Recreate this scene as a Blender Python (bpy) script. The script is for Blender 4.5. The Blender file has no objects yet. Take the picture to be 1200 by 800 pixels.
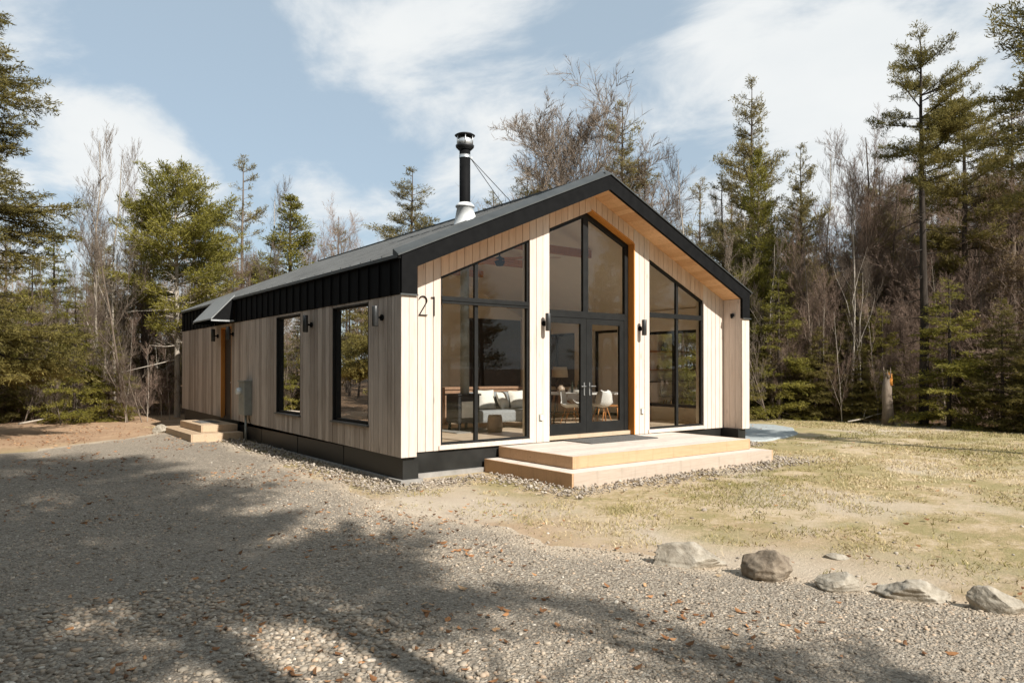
import bpy, math, random
import numpy as np
from mathutils import Vector, Matrix
D = bpy.data
SC = bpy.context.scene
COL = SC.collection
R = math.radians

# ------------------------------------------------------------------ camera, world, sun, exposure
CAM = (-5.6602, -10.4084, 1.4726)
YAW = 0.6523
FPX = 835.32
cam = D.objects.new('camera', D.cameras.new('camera'))
COL.objects.link(cam)
cam.location = CAM
cam.rotation_euler = (math.pi / 2 + 0.008, 0, -YAW)
cam.data.sensor_width = 36
cam.data.lens = FPX / 1200 * 36
cam.data.shift_y = 25.3 / 1200
cam.data.clip_end = 2000
SC.camera = cam

SUN_EL, SUN_AZ = R(39), R(6)            # azimuth measured from -Y towards +X
sdir = Vector((math.sin(SUN_AZ) * math.cos(SUN_EL), -math.cos(SUN_AZ) * math.cos(SUN_EL), math.sin(SUN_EL)))
sun = D.objects.new('sun', D.lights.new('sun', 'SUN'))
COL.objects.link(sun)
sun.rotation_euler = sdir.to_track_quat('Z', 'Y').to_euler()
sun.data.energy = 5.0
sun.data.angle = R(0.53)
sun.data.color = (1.0, 0.955, 0.90)

world = D.worlds.new('World')
SC.world = world
world.use_nodes = True
wt = world.node_tree
wt.nodes.clear()


def N(t, typ, **kw):
    n = t.nodes.new(typ)
    for k, v in kw.items():
        if k.startswith('i_'):
            n.inputs[k[2:]].default_value = v
        elif k[0] == 'n' and k[1:].isdigit():
            n.inputs[int(k[1:])].default_value = v
        else:
            setattr(n, k, v)
    return n


def camdir(u, v):
    rt = (u - 600) / FPX
    up = (400 + 25.3 - v) / FPX
    c, s = math.cos(YAW), math.sin(YAW)
    return Vector((rt * c + s, -rt * s + c, up + 0.008)).normalized()


def build_world():
    t = wt
    out = N(t, 'ShaderNodeOutputWorld')
    bg = N(t, 'ShaderNodeBackground')
    bg.inputs['Strength'].default_value = 0.072
    sky = N(t, 'ShaderNodeTexSky', sky_type='NISHITA', sun_disc=False)
    sky.sun_elevation = SUN_EL
    sky.sun_rotation = math.pi - SUN_AZ
    sky.air_density = 1.0
    sky.dust_density = 1.6
    sky.ozone_density = 1.2
    tc = N(t, 'ShaderNodeTexCoord')
    sep = N(t, 'ShaderNodeSeparateXYZ')
    t.links.new(tc.outputs['Generated'], sep.inputs[0])
    mz = N(t, 'ShaderNodeMath', operation='ADD', n1=0.22)
    t.links.new(sep.outputs['Z'], mz.inputs[0])
    mz2 = N(t, 'ShaderNodeMath', operation='MAXIMUM', n1=0.05)
    t.links.new(mz.outputs[0], mz2.inputs[0])
    dv = N(t, 'ShaderNodeVectorMath', operation='DIVIDE')
    t.links.new(tc.outputs['Generated'], dv.inputs[0])
    cmb = N(t, 'ShaderNodeCombineXYZ')
    for i in range(3):
        t.links.new(mz2.outputs[0], cmb.inputs[i])
    t.links.new(cmb.outputs[0], dv.inputs[1])
    n1 = N(t, 'ShaderNodeTexNoise', i_Scale=3.1, i_Detail=12.0, i_Roughness=0.60, i_Distortion=0.35)
    smp = N(t, 'ShaderNodeMapping')
    smp.inputs['Rotation'].default_value = (0, 0, 0.9)
    smp.inputs['Scale'].default_value = (1.0, 0.75, 1.0)
    t.links.new(dv.outputs[0], smp.inputs[0])
    t.links.new(smp.outputs[0], n1.inputs['Vector'])
    # broad banks of cloud at given directions
    acc = None
    for (u, v, wd, amt) in ((930, 90, .992, .20), (1120, 110, .988, .24), (560, 60, .993, .12), (720, 40, .996, -.14), (240, 40, .992, -.12), (450, 150, .997, -.08), (1010, 10, .996, -.04), (400, 30, .995, .14), (520, 130, .9965, .12), (1000, 240, .988, .16),
                            (160, 175, .9970, .22), (360, 205, .9985, .22), (90, 250, .99, .12), (40, 40, .998, .06), (330, 110, .996, -.16), (230, 80, .994, -.14),
                            (560, 190, .9975, .10), (800, 170, .9965, -.06), (410, 165, .9985, -.12)):
        d = camdir(u, v)
        vm = N(t, 'ShaderNodeVectorMath', operation='DOT_PRODUCT')
        nrm = N(t, 'ShaderNodeVectorMath', operation='NORMALIZE')
        t.links.new(tc.outputs['Generated'], nrm.inputs[0])
        t.links.new(nrm.outputs[0], vm.inputs[0])
        vm.inputs[1].default_value = d
        mr = N(t, 'ShaderNodeMapRange', interpolation_type='SMOOTHSTEP')
        mr.inputs['From Min'].default_value = wd - (1 - wd) * 1.2
        mr.inputs['From Max'].default_value = 1.0
        mr.inputs['To Max'].default_value = amt * .72
        t.links.new(vm.outputs['Value'], mr.inputs['Value'])
        if acc is None:
            acc = mr.outputs[0]
        else:
            ad = N(t, 'ShaderNodeMath', operation='ADD')
            t.links.new(acc, ad.inputs[0])
            t.links.new(mr.outputs[0], ad.inputs[1])
            acc = ad.outputs[0]
    sm = N(t, 'ShaderNodeMath', operation='ADD')
    t.links.new(n1.outputs['Fac'], sm.inputs[0])
    t.links.new(acc, sm.inputs[1])
    cr = N(t, 'ShaderNodeMapRange', interpolation_type='SMOOTHSTEP')
    cr.inputs['From Min'].default_value = 0.43
    cr.inputs['From Max'].default_value = 0.74
    cr.inputs['To Max'].default_value = 0.93
    t.links.new(sm.outputs[0], cr.inputs['Value'])
    # sky slightly desaturated by haze
    base = N(t, 'ShaderNodeMix', data_type='RGBA')
    base.inputs['Factor'].default_value = 0.50
    t.links.new(sky.outputs[0], base.inputs['A'])
    base.inputs['B'].default_value = (6.6, 8.0, 8.9, 1)
    mix = N(t, 'ShaderNodeMix', data_type='RGBA')
    t.links.new(cr.outputs[0], mix.inputs['Factor'])
    t.links.new(base.outputs['Result'], mix.inputs['A'])
    # cloud body with softly varying grey
    n2 = N(t, 'ShaderNodeTexNoise', i_Scale=3.2, i_Detail=5.0)
    t.links.new(dv.outputs[0], n2.inputs['Vector'])
    cm = N(t, 'ShaderNodeMix', data_type='RGBA')
    t.links.new(n2.outputs['Fac'], cm.inputs['Factor'])
    cm.inputs['A'].default_value = (7.8, 8.2, 8.4, 1)
    cm.inputs['B'].default_value = (9.7, 9.7, 9.5, 1)
    t.links.new(cm.outputs['Result'], mix.inputs['B'])
    t.links.new(mix.outputs['Result'], bg.inputs['Color'])
    t.links.new(bg.outputs[0], out.inputs[0])


build_world()
SC.view_settings.view_transform = 'Standard'
SC.view_settings.look = 'None'
SC.view_settings.exposure = 0.53
SC.view_settings.gamma = 1
SC.cycles.use_denoising = True
SC.cycles.max_bounces = 10
SC.cycles.diffuse_bounces = 8
SC.cycles.glossy_bounces = 3
SC.cycles.transparent_max_bounces = 12
SC.cycles.caustics_reflective = False
SC.cycles.caustics_refractive = False
SC.cycles.sample_clamp_indirect = 6
SC.render.use_persistent_data = False

# ------------------------------------------------------------------ helpers
random.seed(7)
RNG = np.random.default_rng(11)


def tag(o, label=None, cat=None, group=None, kind=None):
    if label: o['label'] = label
    if cat: o['category'] = cat
    if group: o['group'] = group
    if kind: o['kind'] = kind
    return o


def empty(name, loc=(0, 0, 0), rz=0, label=None, cat=None, group=None):
    o = D.objects.new(name, None)
    COL.objects.link(o)
    o.location = loc
    o.rotation_euler = (0, 0, rz)
    o.empty_display_size = 0.2
    return tag(o, label, cat, group)


class MB:
    def __init__(self):
        self.v = []; self.f = []; self.r = []; self.sm = []; self.mi = []; self.cur = 0

    def add(self, vs, fs, rnd=0.5, smooth=False):
        b = len(self.v)
        self.v += [tuple(p) for p in vs]
        for f in fs:
            self.f.append([b + i for i in f])
            self.r.append(rnd)
            self.sm.append(smooth)
            self.mi.append(self.cur)

    def box(self, x0, x1, y0, y1, z0, z1, rnd=0.5):
        self.add([(x0, y0, z0), (x1, y0, z0), (x1, y1, z0), (x0, y1, z0), (x0, y0, z1), (x1, y0, z1), (x1, y1, z1), (x0, y1, z1)],
                 [(0, 3, 2, 1), (4, 5, 6, 7), (0, 1, 5, 4), (1, 2, 6, 5), (2, 3, 7, 6), (3, 0, 4, 7)], rnd)

    def prism(self, poly, axis, p0, p1, rnd=0.5):
        """poly in (u,z) extruded along the normal axis from p0 to p1"""
        n = len(poly)
        m = (lambda u, p, z: (u, p, z)) if axis == 'x' else (lambda u, p, z: (p, u, z))
        vs = [m(u, p0, z) for u, z in poly] + [m(u, p1, z) for u, z in poly]
        fs = [list(range(n)), list(range(2 * n - 1, n - 1, -1))] + [(i, (i + 1) % n + 0, (i + 1) % n + n, i + n) for i in range(n)]
        self.add(vs, fs, rnd)

    def ring(self, poly, ins, axis, p0, p1, rnd=0.5):
        n = len(poly)
        m = (lambda u, p, z: (u, p, z)) if axis == 'x' else (lambda u, p, z: (p, u, z))
        vs = [m(u, p, z) for p in (p0, p1) for pl in (poly, ins) for u, z in pl]
        fs = []
        for i in range(n):
            j = (i + 1) % n
            fs += [(i, j, n + j, n + i), (2 * n + j, 2 * n + i, 3 * n + i, 3 * n + j), (i, 2 * n + i, 2 * n + j, j), (n + i, n + j, 3 * n + j, 3 * n + i)]
        self.add(vs, fs, rnd)

    def tube(self, pts, rad, n=8, rnd=0.5, cap=True, smooth=True):
        pts = [Vector(p) for p in pts]
        if not hasattr(rad, '__len__'): rad = [rad] * len(pts)
        vs = []
        up = Vector((0.13, 0.21, 1)).normalized()
        for i, p in enumerate(pts):
            d = (pts[min(i + 1, len(pts) - 1)] - pts[max(i - 1, 0)]).normalized()
            a = d.cross(up)
            if a.length < .05: a = d.cross(Vector((1, 0, 0)))
            a.normalize()
            b = d.cross(a)
            for k in range(n):
                t = 2 * math.pi * k / n
                vs.append(p + (a * math.cos(t) + b * math.sin(t)) * rad[i])
        fs = []
        for i in range(len(pts) - 1):
            for k in range(n):
                k2 = (k + 1) % n
                fs.append((i * n + k, i * n + k2, (i + 1) * n + k2, (i + 1) * n + k))
        self.add(vs, fs, rnd, smooth)
        if cap:
            b = len(self.v) - len(vs)
            self.f.append([b + k for k in range(n)][::-1]); self.r.append(rnd); self.sm.append(False); self.mi.append(self.cur)
            e = b + (len(pts) - 1) * n
            self.f.append([e + k for k in range(n)]); self.r.append(rnd); self.sm.append(False); self.mi.append(self.cur)

    def lathe(self, prof, c=(0, 0, 0), n=20, rnd=0.5, smooth=True):
        vs = [(c[0] + r * math.cos(2 * math.pi * k / n), c[1] + r * math.sin(2 * math.pi * k / n), c[2] + z) for r, z in prof for k in range(n)]
        fs = [(i * n + k, i * n + (k + 1) % n, (i + 1) * n + (k + 1) % n, (i + 1) * n + k) for i in range(len(prof) - 1) for k in range(n)]
        self.add(vs, fs, rnd, smooth)

    def build(self, name, mat, parent=None, bevel=0, off=None):
        me = D.meshes.new(name)
        me.from_pydata(self.v, [], self.f)
        a = me.attributes.new('rnd', 'FLOAT', 'FACE')
        a.data.foreach_set('value', np.array(self.r, dtype=np.float32))
        me.polygons.foreach_set('use_smooth', self.sm)
        for mm in (mat if isinstance(mat, (list, tuple)) else [mat]):
            me.materials.append(mm)
        me.polygons.foreach_set('material_index', self.mi)
        me.update()
        o = D.objects.new(name, me)
        COL.objects.link(o)
        if parent: o.parent = parent
        if off: o.location = off
        if bevel:
            b = o.modifiers.new('bevel', 'BEVEL')
            b.width = bevel; b.segments = 2; b.limit_method = 'ANGLE'
        return o


def npmesh(name, V, F, rnd, mat, smooth=False, link=True):
    """V (n,3), F (m,k) all the same k"""
    me = D.meshes.new(name)
    V = np.asarray(V, np.float32); F = np.asarray(F, np.int32)
    k = F.shape[1]
    me.vertices.add(len(V)); me.vertices.foreach_set('co', V.ravel())
    me.loops.add(F.size); me.loops.foreach_set('vertex_index', F.ravel())
    me.polygons.add(len(F))
    me.polygons.foreach_set('loop_start', np.arange(0, F.size, k, dtype=np.int32))
    me.polygons.foreach_set('loop_total', np.full(len(F), k, np.int32))
    if smooth: me.polygons.foreach_set('use_smooth', np.ones(len(F), bool))
    a = me.attributes.new('rnd', 'FLOAT', 'FACE')
    a.data.foreach_set('value', np.asarray(rnd, np.float32))
    me.materials.append(mat)
    me.update(); me.validate()
    return me


def link(name, me, parent=None, loc=None):
    o = D.objects.new(name, me)
    COL.objects.link(o)
    if parent: o.parent = parent
    if loc: o.location = loc
    return o


# ------------------------------------------------------------------ materials
def newmat(name):
    m = D.materials.new(name)
    m.use_nodes = True
    t = m.node_tree
    b = t.nodes['Principled BSDF']
    return m, t, b


def ramp(t, src, stops):
    r = N(t, 'ShaderNodeValToRGB')
    while len(r.color_ramp.elements) > len(stops): r.color_ramp.elements.remove(r.color_ramp.elements[-1])
    while len(r.color_ramp.elements) < len(stops): r.color_ramp.elements.new(0.5)
    for e, (p, c) in zip(r.color_ramp.elements, stops):
        e.position = p
        e.color = (*c, 1) if len(c) == 3 else c
    t.links.new(src, r.inputs[0])
    return r.outputs[0]


def mixc(t, fac, a, b, mode='MIX'):
    m = N(t, 'ShaderNodeMix', data_type='RGBA', blend_type=mode)
    for sock, v in (('Factor', fac), ('A', a), ('B', b)):
        if isinstance(v, (int, float)): m.inputs[sock].default_value = v
        elif isinstance(v, tuple): m.inputs[sock].default_value = (*v, 1)
        else: t.links.new(v, m.inputs[sock])
    return m.outputs['Result']


def mathn(t, op, a, b=None, c=None):
    m = N(t, 'ShaderNodeMath', operation=op)
    for i, v in enumerate((a, b, c)):
        if v is None: continue
        if isinstance(v, (int, float)): m.inputs[i].default_value = v
        else: t.links.new(v, m.inputs[i])
    return m.outputs[0]


def noise(t, vec, scale, detail=4, rough=.55, dist=0, sc3=None):
    if sc3:
        mp = N(t, 'ShaderNodeMapping')
        mp.inputs['Scale'].default_value = sc3
        t.links.new(vec, mp.inputs[0]); vec = mp.outputs[0]
    n = N(t, 'ShaderNodeTexNoise', i_Scale=scale, i_Detail=detail, i_Roughness=rough, i_Distortion=dist)
    t.links.new(vec, n.inputs['Vector'])
    return n.outputs['Fac']


def attr(t, name='rnd', out='Fac'):
    return N(t, 'ShaderNodeAttribute', attribute_name=name).outputs[out]


def objco(t): return N(t, 'ShaderNodeTexCoord').outputs['Object']


def bump(t, b, h, strength=.3, dist=.02):
    n = N(t, 'ShaderNodeBump', i_Strength=strength, i_Distance=dist)
    t.links.new(h, n.inputs['Height'])
    t.links.new(n.outputs[0], b.inputs['Normal'])


def wood(name, c0, c1, grain=(14, 14, .9), rough=.7, stain=0.0, stainc=(.2, .15, .11), knots=True, varr=.35):
    m, t, b = newmat(name)
    co = objco(t)
    rn = attr(t)
    off = N(t, 'ShaderNodeCombineXYZ')
    k = mathn(t, 'MULTIPLY', rn, 37.0)
    for i in range(3): t.links.new(k, off.inputs[i])
    va = N(t, 'ShaderNodeVectorMath', operation='ADD')
    t.links.new(co, va.inputs[0]); t.links.new(off.outputs[0], va.inputs[1])
    g = noise(t, va.outputs[0], 3.0, 6, .65, .4, grain)
    g2 = noise(t, va.outputs[0], 1.3, 3, .5, 0, (1.5, 1.5, .5))
    f = mathn(t, 'ADD', mathn(t, 'MULTIPLY', g, .75), mathn(t, 'MULTIPLY', rn, varr))
    col = ramp(t, f, [(.28, c0), (.78, c1)])
    col = mixc(t, mathn(t, 'MULTIPLY', g2, .25), col, tuple(x * .72 for x in c0))
    if knots:
        vo = N(t, 'ShaderNodeTexVoronoi', i_Scale=1.0)
        mp = N(t, 'ShaderNodeMapping'); mp.inputs['Scale'].default_value = tuple(x * .22 + .8 for x in grain)
        t.links.new(va.outputs[0], mp.inputs[0]); t.links.new(mp.outputs[0], vo.inputs['Vector'])
        kf = ramp(t, vo.outputs['Distance'], [(.03, (1, 1, 1)), (.09, (0, 0, 0))])
        col = mixc(t, mathn(t, 'MULTIPLY', kf, .55), col, tuple(x * .35 for x in c0))
    if stain:
        s = noise(t, co, 2.2, 5, .6, .2, (1.6, 1.6, .28))
        sf = ramp(t, s, [(.5, (0, 0, 0)), (.72, (1, 1, 1))])
        col = mixc(t, mathn(t, 'MULTIPLY', sf, stain), col, stainc)
    wn = noise(t, va.outputs[0], 1.0, 4, .6, 0, (9, 9, 1.1))
    col = mixc(t, mathn(t, 'MULTIPLY', ramp(t, wn, [(.54, (0, 0, 0)), (.70, (1, 1, 1))]), .30), col, tuple(x * .55 for x in c0))
    t.links.new(col, b.inputs['Base Color'])
    b.inputs['Roughness'].default_value = rough
    b.inputs['Specular IOR Level'].default_value = .3
    bump(t, b, g, .25, .004)
    return m


def plain(name, c, rough=.6, metal=0, var=.12, scale=6, spec=.5, bumpy=0):
    m, t, b = newmat(name)
    n = noise(t, objco(t), scale, 5, .6)
    col = ramp(t, n, [(.3, tuple(x * (1 - var) for x in c)), (.7, tuple(min(1, x * (1 + var)) for x in c))])
    t.links.new(col, b.inputs['Base Color'])
    r = mathn(t, 'MULTIPLY_ADD', n, .16, rough - .08)
    t.links.new(r, b.inputs['Roughness'])
    b.inputs['Metallic'].default_value = metal
    b.inputs['Specular IOR Level'].default_value = spec
    if bumpy: bump(t, b, n, bumpy, .01)
    return m


def glassmat(name, tint=(.97, .98, .97)):
    m = D.materials.new(name)
    m.use_nodes = True
    t = m.node_tree
    t.nodes.clear()
    out = N(t, 'ShaderNodeOutputMaterial')
    tr = N(t, 'ShaderNodeBsdfTransparent'); tr.inputs[0].default_value = (*tint, 1)
    gl = N(t, 'ShaderNodeBsdfGlossy'); gl.inputs['Roughness'].default_value = 0.0
    gl.inputs['Color'].default_value = (1, 1, 1, 1)
    fr = N(t, 'ShaderNodeFresnel', i_IOR=1.52)
    nz = noise(t, objco(t), .7, 2)
    bp = N(t, 'ShaderNodeBump', i_Strength=.06, i_Distance=.02)
    t.links.new(nz, bp.inputs['Height'])
    t.links.new(bp.outputs[0], gl.inputs['Normal'])
    mx = N(t, 'ShaderNodeMixShader')
    t.links.new(fr.outputs[0], mx.inputs[0]); t.links.new(tr.outputs[0], mx.inputs[1]); t.links.new(gl.outputs[0], mx.inputs[2])
    t.links.new(mx.outputs[0], out.inputs[0])
    return m


M = {}
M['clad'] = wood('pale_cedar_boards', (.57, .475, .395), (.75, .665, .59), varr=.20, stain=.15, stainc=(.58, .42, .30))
M['clad_shade'] = wood('shade_toned_cedar_boards', (.58, .42, .30), (.75, .585, .445), varr=.25, stain=.15, stainc=(.52, .34, .22))
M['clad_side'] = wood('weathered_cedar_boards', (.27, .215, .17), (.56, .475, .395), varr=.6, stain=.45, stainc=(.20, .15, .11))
M['soffit'] = wood('cedar_soffit', (.60, .33, .16), (.86, .56, .32), grain=(.9, 14, 14), varr=.3)
M['cedar'] = wood('orange_cedar_trim', (.50, .19, .035), (.70, .31, .07), varr=.2)
M['deck'] = wood('deck_lumber', (.46, .28, .15), (.60, .415, .255), grain=(.9, 14, 14), varr=.25, stain=.12, stainc=(.45, .3, .17))
M['deck_low'] = wood('lower_deck_lumber', (.42, .34, .265), (.58, .49, .40), grain=(.9, 14, 14), varr=.25, stain=.3, stainc=(.42, .34, .26))
M['deck_top'] = wood('deck_top_lumber', (.52, .45, .38), (.72, .645, .56), grain=(.9, 14, 14), varr=.3, stain=.25, stainc=(.45, .36, .28))
M['step'] = wood('new_pine_steps', (.40, .28, .17), (.62, .47, .32), grain=(14, .9, 14), varr=.3)
M['black'] = plain('black_metal', (.008, .008, .008), .65, 0, .25, 6, .06)
M['blackframe'] = plain('black_window_frame', (.012, .012, .011), .5, 0, .2, 6, .25)
M['found'] = plain('black_foundation_panel', (.016, .016, .014), .45, .0, .5, 1.4, .4)
M['roof'] = plain('dark_standing_seam_roof', (.10, .103, .10), .42, .55, .2, 2)
M['cap'] = plain('roof_edge_metal', (.09, .094, .09), .45, .5, .15, 3)
M['concrete'] = plain('concrete', (.27, .255, .23), .9, 0, .25, 5, .3, .3)
M['plaster'] = plain('interior_plaster', (.90, .82, .69), .85, 0, .03, 2, .2)
M['floorwood'] = wood('interior_floor', (.52, .39, .26), (.70, .56, .41), grain=(.9, 14, 14), rough=.4, varr=.3)
M['darkpanel'] = plain('dark_panel', (.03, .022, .017), .5, 0, .3)
M['glass'] = glassmat('window_glass')
M['white'] = plain('white_plastic', (.72, .70, .65), .45, 0, .05)
M['galv'] = plain('galvanised_metal', (.60, .61, .60), .38, .75, .15)
M['flashing'] = plain('white_flashing', (.72, .73, .71), .5, .1, .1)
M['lever'] = plain('lever_steel', (.30, .30, .29), .4, .6, .1)
M['grey'] = plain('meter_grey', (.27, .28, .25), .5, .2, .15)
M['mat'] = plain('grey_doormat', (.13, .125, .115), .95, 0, .45, 60, .1, .6)
M['fabric'] = plain('grey_fabric', (.27, .28, .28), .95, 0, .2, 40, .1, .2)
M['cushion'] = plain('cream_fabric', (.74, .70, .62), .95, 0, .08, 20, .1, .2)
M['shade'] = plain('lamp_shade_linen', (.60, .50, .36), .9, 0, .08)
M['ceramic'] = plain('ceramic', (.36, .27, .19), .4, 0, .2)
M['chairwood'] = wood('honey_wood', (.42, .17, .05), (.58, .27, .09), varr=.2, knots=False)
M['amber'] = plain('amber_glass', (.65, .25, .04), .2, 0, .1)
M['bottle'] = plain('dark_bottle', (.015, .02, .012), .12, 0, .1)
M['iron'] = plain('cast_iron', (.03, .03, .03), .5, .4, .2)
M['leather'] = plain('tan_leather', (.33, .19, .11), .6, 0, .2, 10)
M['glow'] = plain('meter_glass', (.7, .72, .7), .1, 0, .1)


def barkmat(name, c0, c1, sc=6):
    m, t, b = newmat(name)
    n = noise(t, objco(t), sc, 6, .7, .5, (1, 1, .25))
    oi = N(t, 'ShaderNodeObjectInfo').outputs['Random']
    f = mathn(t, 'ADD', mathn(t, 'MULTIPLY', n, .8), mathn(t, 'MULTIPLY_ADD', oi, .4, -.12))
    t.links.new(ramp(t, f, [(.3, c0), (.75, c1)]), b.inputs['Base Color'])
    b.inputs['Roughness'].default_value = .9
    b.inputs['Specular IOR Level'].default_value = .15
    bump(t, b, n, .6, .03)
    return m


def leafmat(name, stops, trans=.22):
    m, t, b = newmat(name)
    rn = attr(t)
    oi = N(t, 'ShaderNodeObjectInfo').outputs['Random']
    n = noise(t, objco(t), .55, 3)
    f = mathn(t, 'ADD', mathn(t, 'MULTIPLY', rn, .55), mathn(t, 'MULTIPLY_ADD', oi, .22, -.05))
    f = mathn(t, 'ADD', f, mathn(t, 'MULTIPLY_ADD', n, .7, -.25))
    col = ramp(t, f, stops)
    t.links.new(col, b.inputs['Base Color'])
    b.inputs['Roughness'].default_value = .65
    b.inputs['Specular IOR Level'].default_value = .25
    tl = N(t, 'ShaderNodeBsdfTranslucent')
    t.links.new(col, tl.inputs['Color'])
    mx = N(t, 'ShaderNodeMixShader', n0=trans)
    t.links.new(b.outputs[0], mx.inputs[1]); t.links.new(tl.outputs[0], mx.inputs[2])
    t.links.new(mx.outputs[0], t.nodes['Material Output'].inputs[0])
    return m


M['bark'] = barkmat('grey_brown_bark', (.085, .065, .048), (.26, .205, .155))
M['bark_red'] = barkmat('reddish_twigs', (.13, .088, .064), (.34, .245, .185))
M['bark_pale'] = barkmat('pale_bark', (.26, .22, .17), (.52, .46, .38))
M['bark_dark'] = barkmat('dark_pine_bark', (.035, .028, .022), (.13, .10, .075))
M['hemlock'] = leafmat('hemlock_needles', [(.1, (.10, .088, .026)), (.5, (.205, .172, .048)), (.95, (.34, .265, .085))], .45)
M['olive'] = leafmat('olive_needles', [(.1, (.14, .118, .042)), (.5, (.27, .22, .08)), (.95, (.40, .32, .13))], .45)
M['brightgreen'] = leafmat('bright_pine_needles', [(.1, (.13, .125, .025)), (.5, (.27, .24, .046)), (.95, (.40, .33, .085))], .45)
M['rust'] = leafmat('rusty_needles', [(.1, (.09, .06, .03)), (.5, (.19, .13, .06)), (.95, (.30, .21, .10))])


def rockmat(name, c0, c1, c2):
    m, t, b = newmat(name)
    co = objco(t)
    n = noise(t, co, 3.2, 9, .62, .6)
    n2 = noise(t, co, 17, 5, .7)
    n3 = noise(t, co, 2.2, 4, .6, .5, (1, 1, 5))
    col = ramp(t, n, [(.32, c0), (.52, c1), (.7, c2)])
    col = mixc(t, .35, col, ramp(t, n2, [(.35, tuple(x * .55 for x in c0)), (.65, c2)]))
    col = mixc(t, mathn(t, 'MULTIPLY', ramp(t, n3, [(.56, (0, 0, 0)), (.66, (1, 1, 1))]), .5), col, tuple(x * .5 for x in c0))
    t.links.new(col, b.inputs['Base Color'])
    b.inputs['Roughness'].default_value = .9
    b.inputs['Specular IOR Level'].default_value = .2
    bump(t, b, mathn(t, 'ADD', n, mathn(t, 'MULTIPLY', n2, .3)), .9, .04)
    return m


M['rock_pale'] = rockmat('pale_grey_stone', (.19, .158, .112), (.36, .315, .245), (.52, .475, .39))
M['rock_brown'] = rockmat('brown_grey_stone', (.12, .09, .062), (.24, .19, .135), (.36, .30, .225))


def stonesmat(name, stops):
    m, t, b = newmat(name)
    rn = attr(t)
    n = noise(t, objco(t), 38, 3)
    f = mathn(t, 'MULTIPLY_ADD', n, .3, mathn(t, 'ADD', rn, -.15))
    t.links.new(ramp(t, f, stops), b.inputs['Base Color'])
    b.inputs['Roughness'].default_value = .88
    b.inputs['Specular IOR Level'].default_value = .25
    return m


M['gravel'] = stonesmat('gravel_stones', [(0, (.12, .09, .065)), (.35, (.27, .222, .165)), (.65, (.41, .35, .27)), (.86, (.46, .33, .22)), (1, (.64, .58, .48))])
M['river'] = stonesmat('river_stones', [(0, (.13, .10, .075)), (.4, (.28, .235, .185)), (.7, (.38, .33, .265)), (1, (.52, .46, .385))])
M['leaf'] = stonesmat('dead_leaves', [(0, (.10, .05, .022)), (.5, (.26, .12, .05)), (.8, (.42, .21, .09)), (1, (.45, .33, .2))])
M['grassb'] = stonesmat('grass_blades', [(0, (.21, .19, .06)), (.35, (.30, .25, .10)), (.6, (.47, .37, .20)), (1, (.62, .51, .33))])
M['patio'] = plain('bluestone_screenings', (.33, .355, .345), .95, 0, .18, 9, .2, .5)


def groundmat():
    m, t, b = newmat('ground_soil_and_lawn')
    co = objco(t)
    big = noise(t, co, .33, 6, .62, .6)
    mid = noise(t, co, 1.6, 6, .65, .4)
    fine = noise(t, co, 14, 6, .75)
    vf = noise(t, co, 55, 4, .7)
    streak = noise(t, co, 1.0, 5, .65, .5, (.35, 1.3, 1))
    fsum = mathn(t, 'ADD', mathn(t, 'MULTIPLY', big, .45), mathn(t, 'ADD', mathn(t, 'MULTIPLY', mid, .35), mathn(t, 'MULTIPLY', fine, .25)))
    lawn = ramp(t, fsum, [(.40, (.60, .48, .34)), (.475, (.56, .44, .29)), (.52, (.40, .30, .15)), (.565, (.25, .22, .075)), (.61, (.30, .245, .10)), (.68, (.54, .42, .25))])
    lawn = mixc(t, mathn(t, 'MULTIPLY', ramp(t, streak, [(.55, (0, 0, 0)), (.72, (1, 1, 1))]), .55), lawn, (.60, .50, .37))
    lawn = mixc(t, .30, lawn, ramp(t, vf, [(.3, (.17, .12, .065)), (.7, (.70, .58, .40))]))
    dirt = ramp(t, mathn(t, 'ADD', mathn(t, 'MULTIPLY', mid, .5), mathn(t, 'MULTIPLY', fine, .5)), [(.35, (.30, .19, .115)), (.6, (.47, .32, .20)), (.75, (.56, .42, .29))])
    duff = ramp(t, mathn(t, 'ADD', mathn(t, 'MULTIPLY', mid, .4), mathn(t, 'MULTIPLY', vf, .6)), [(.35, (.05, .033, .02)), (.6, (.17, .11, .065)), (.75, (.30, .21, .13))])
    pale = ramp(t, mathn(t, 'ADD', mathn(t, 'MULTIPLY', mid, .5), mathn(t, 'MULTIPLY', vf, .5)), [(.35, (.42, .34, .25)), (.65, (.60, .51, .39))])
    c = mixc(t, attr(t, 'dirt'), lawn, dirt)
    c = mixc(t, attr(t, 'pale'), c, pale)
    c = mixc(t, attr(t, 'duff'), c, duff)
    t.links.new(c, b.inputs['Base Color'])
    b.inputs['Roughness'].default_value = .97
    b.inputs['Specular IOR Level'].default_value = .1
    bump(t, b, mathn(t, 'ADD', fine, mathn(t, 'MULTIPLY', vf, .6)), .9, .03)
    return m


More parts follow.
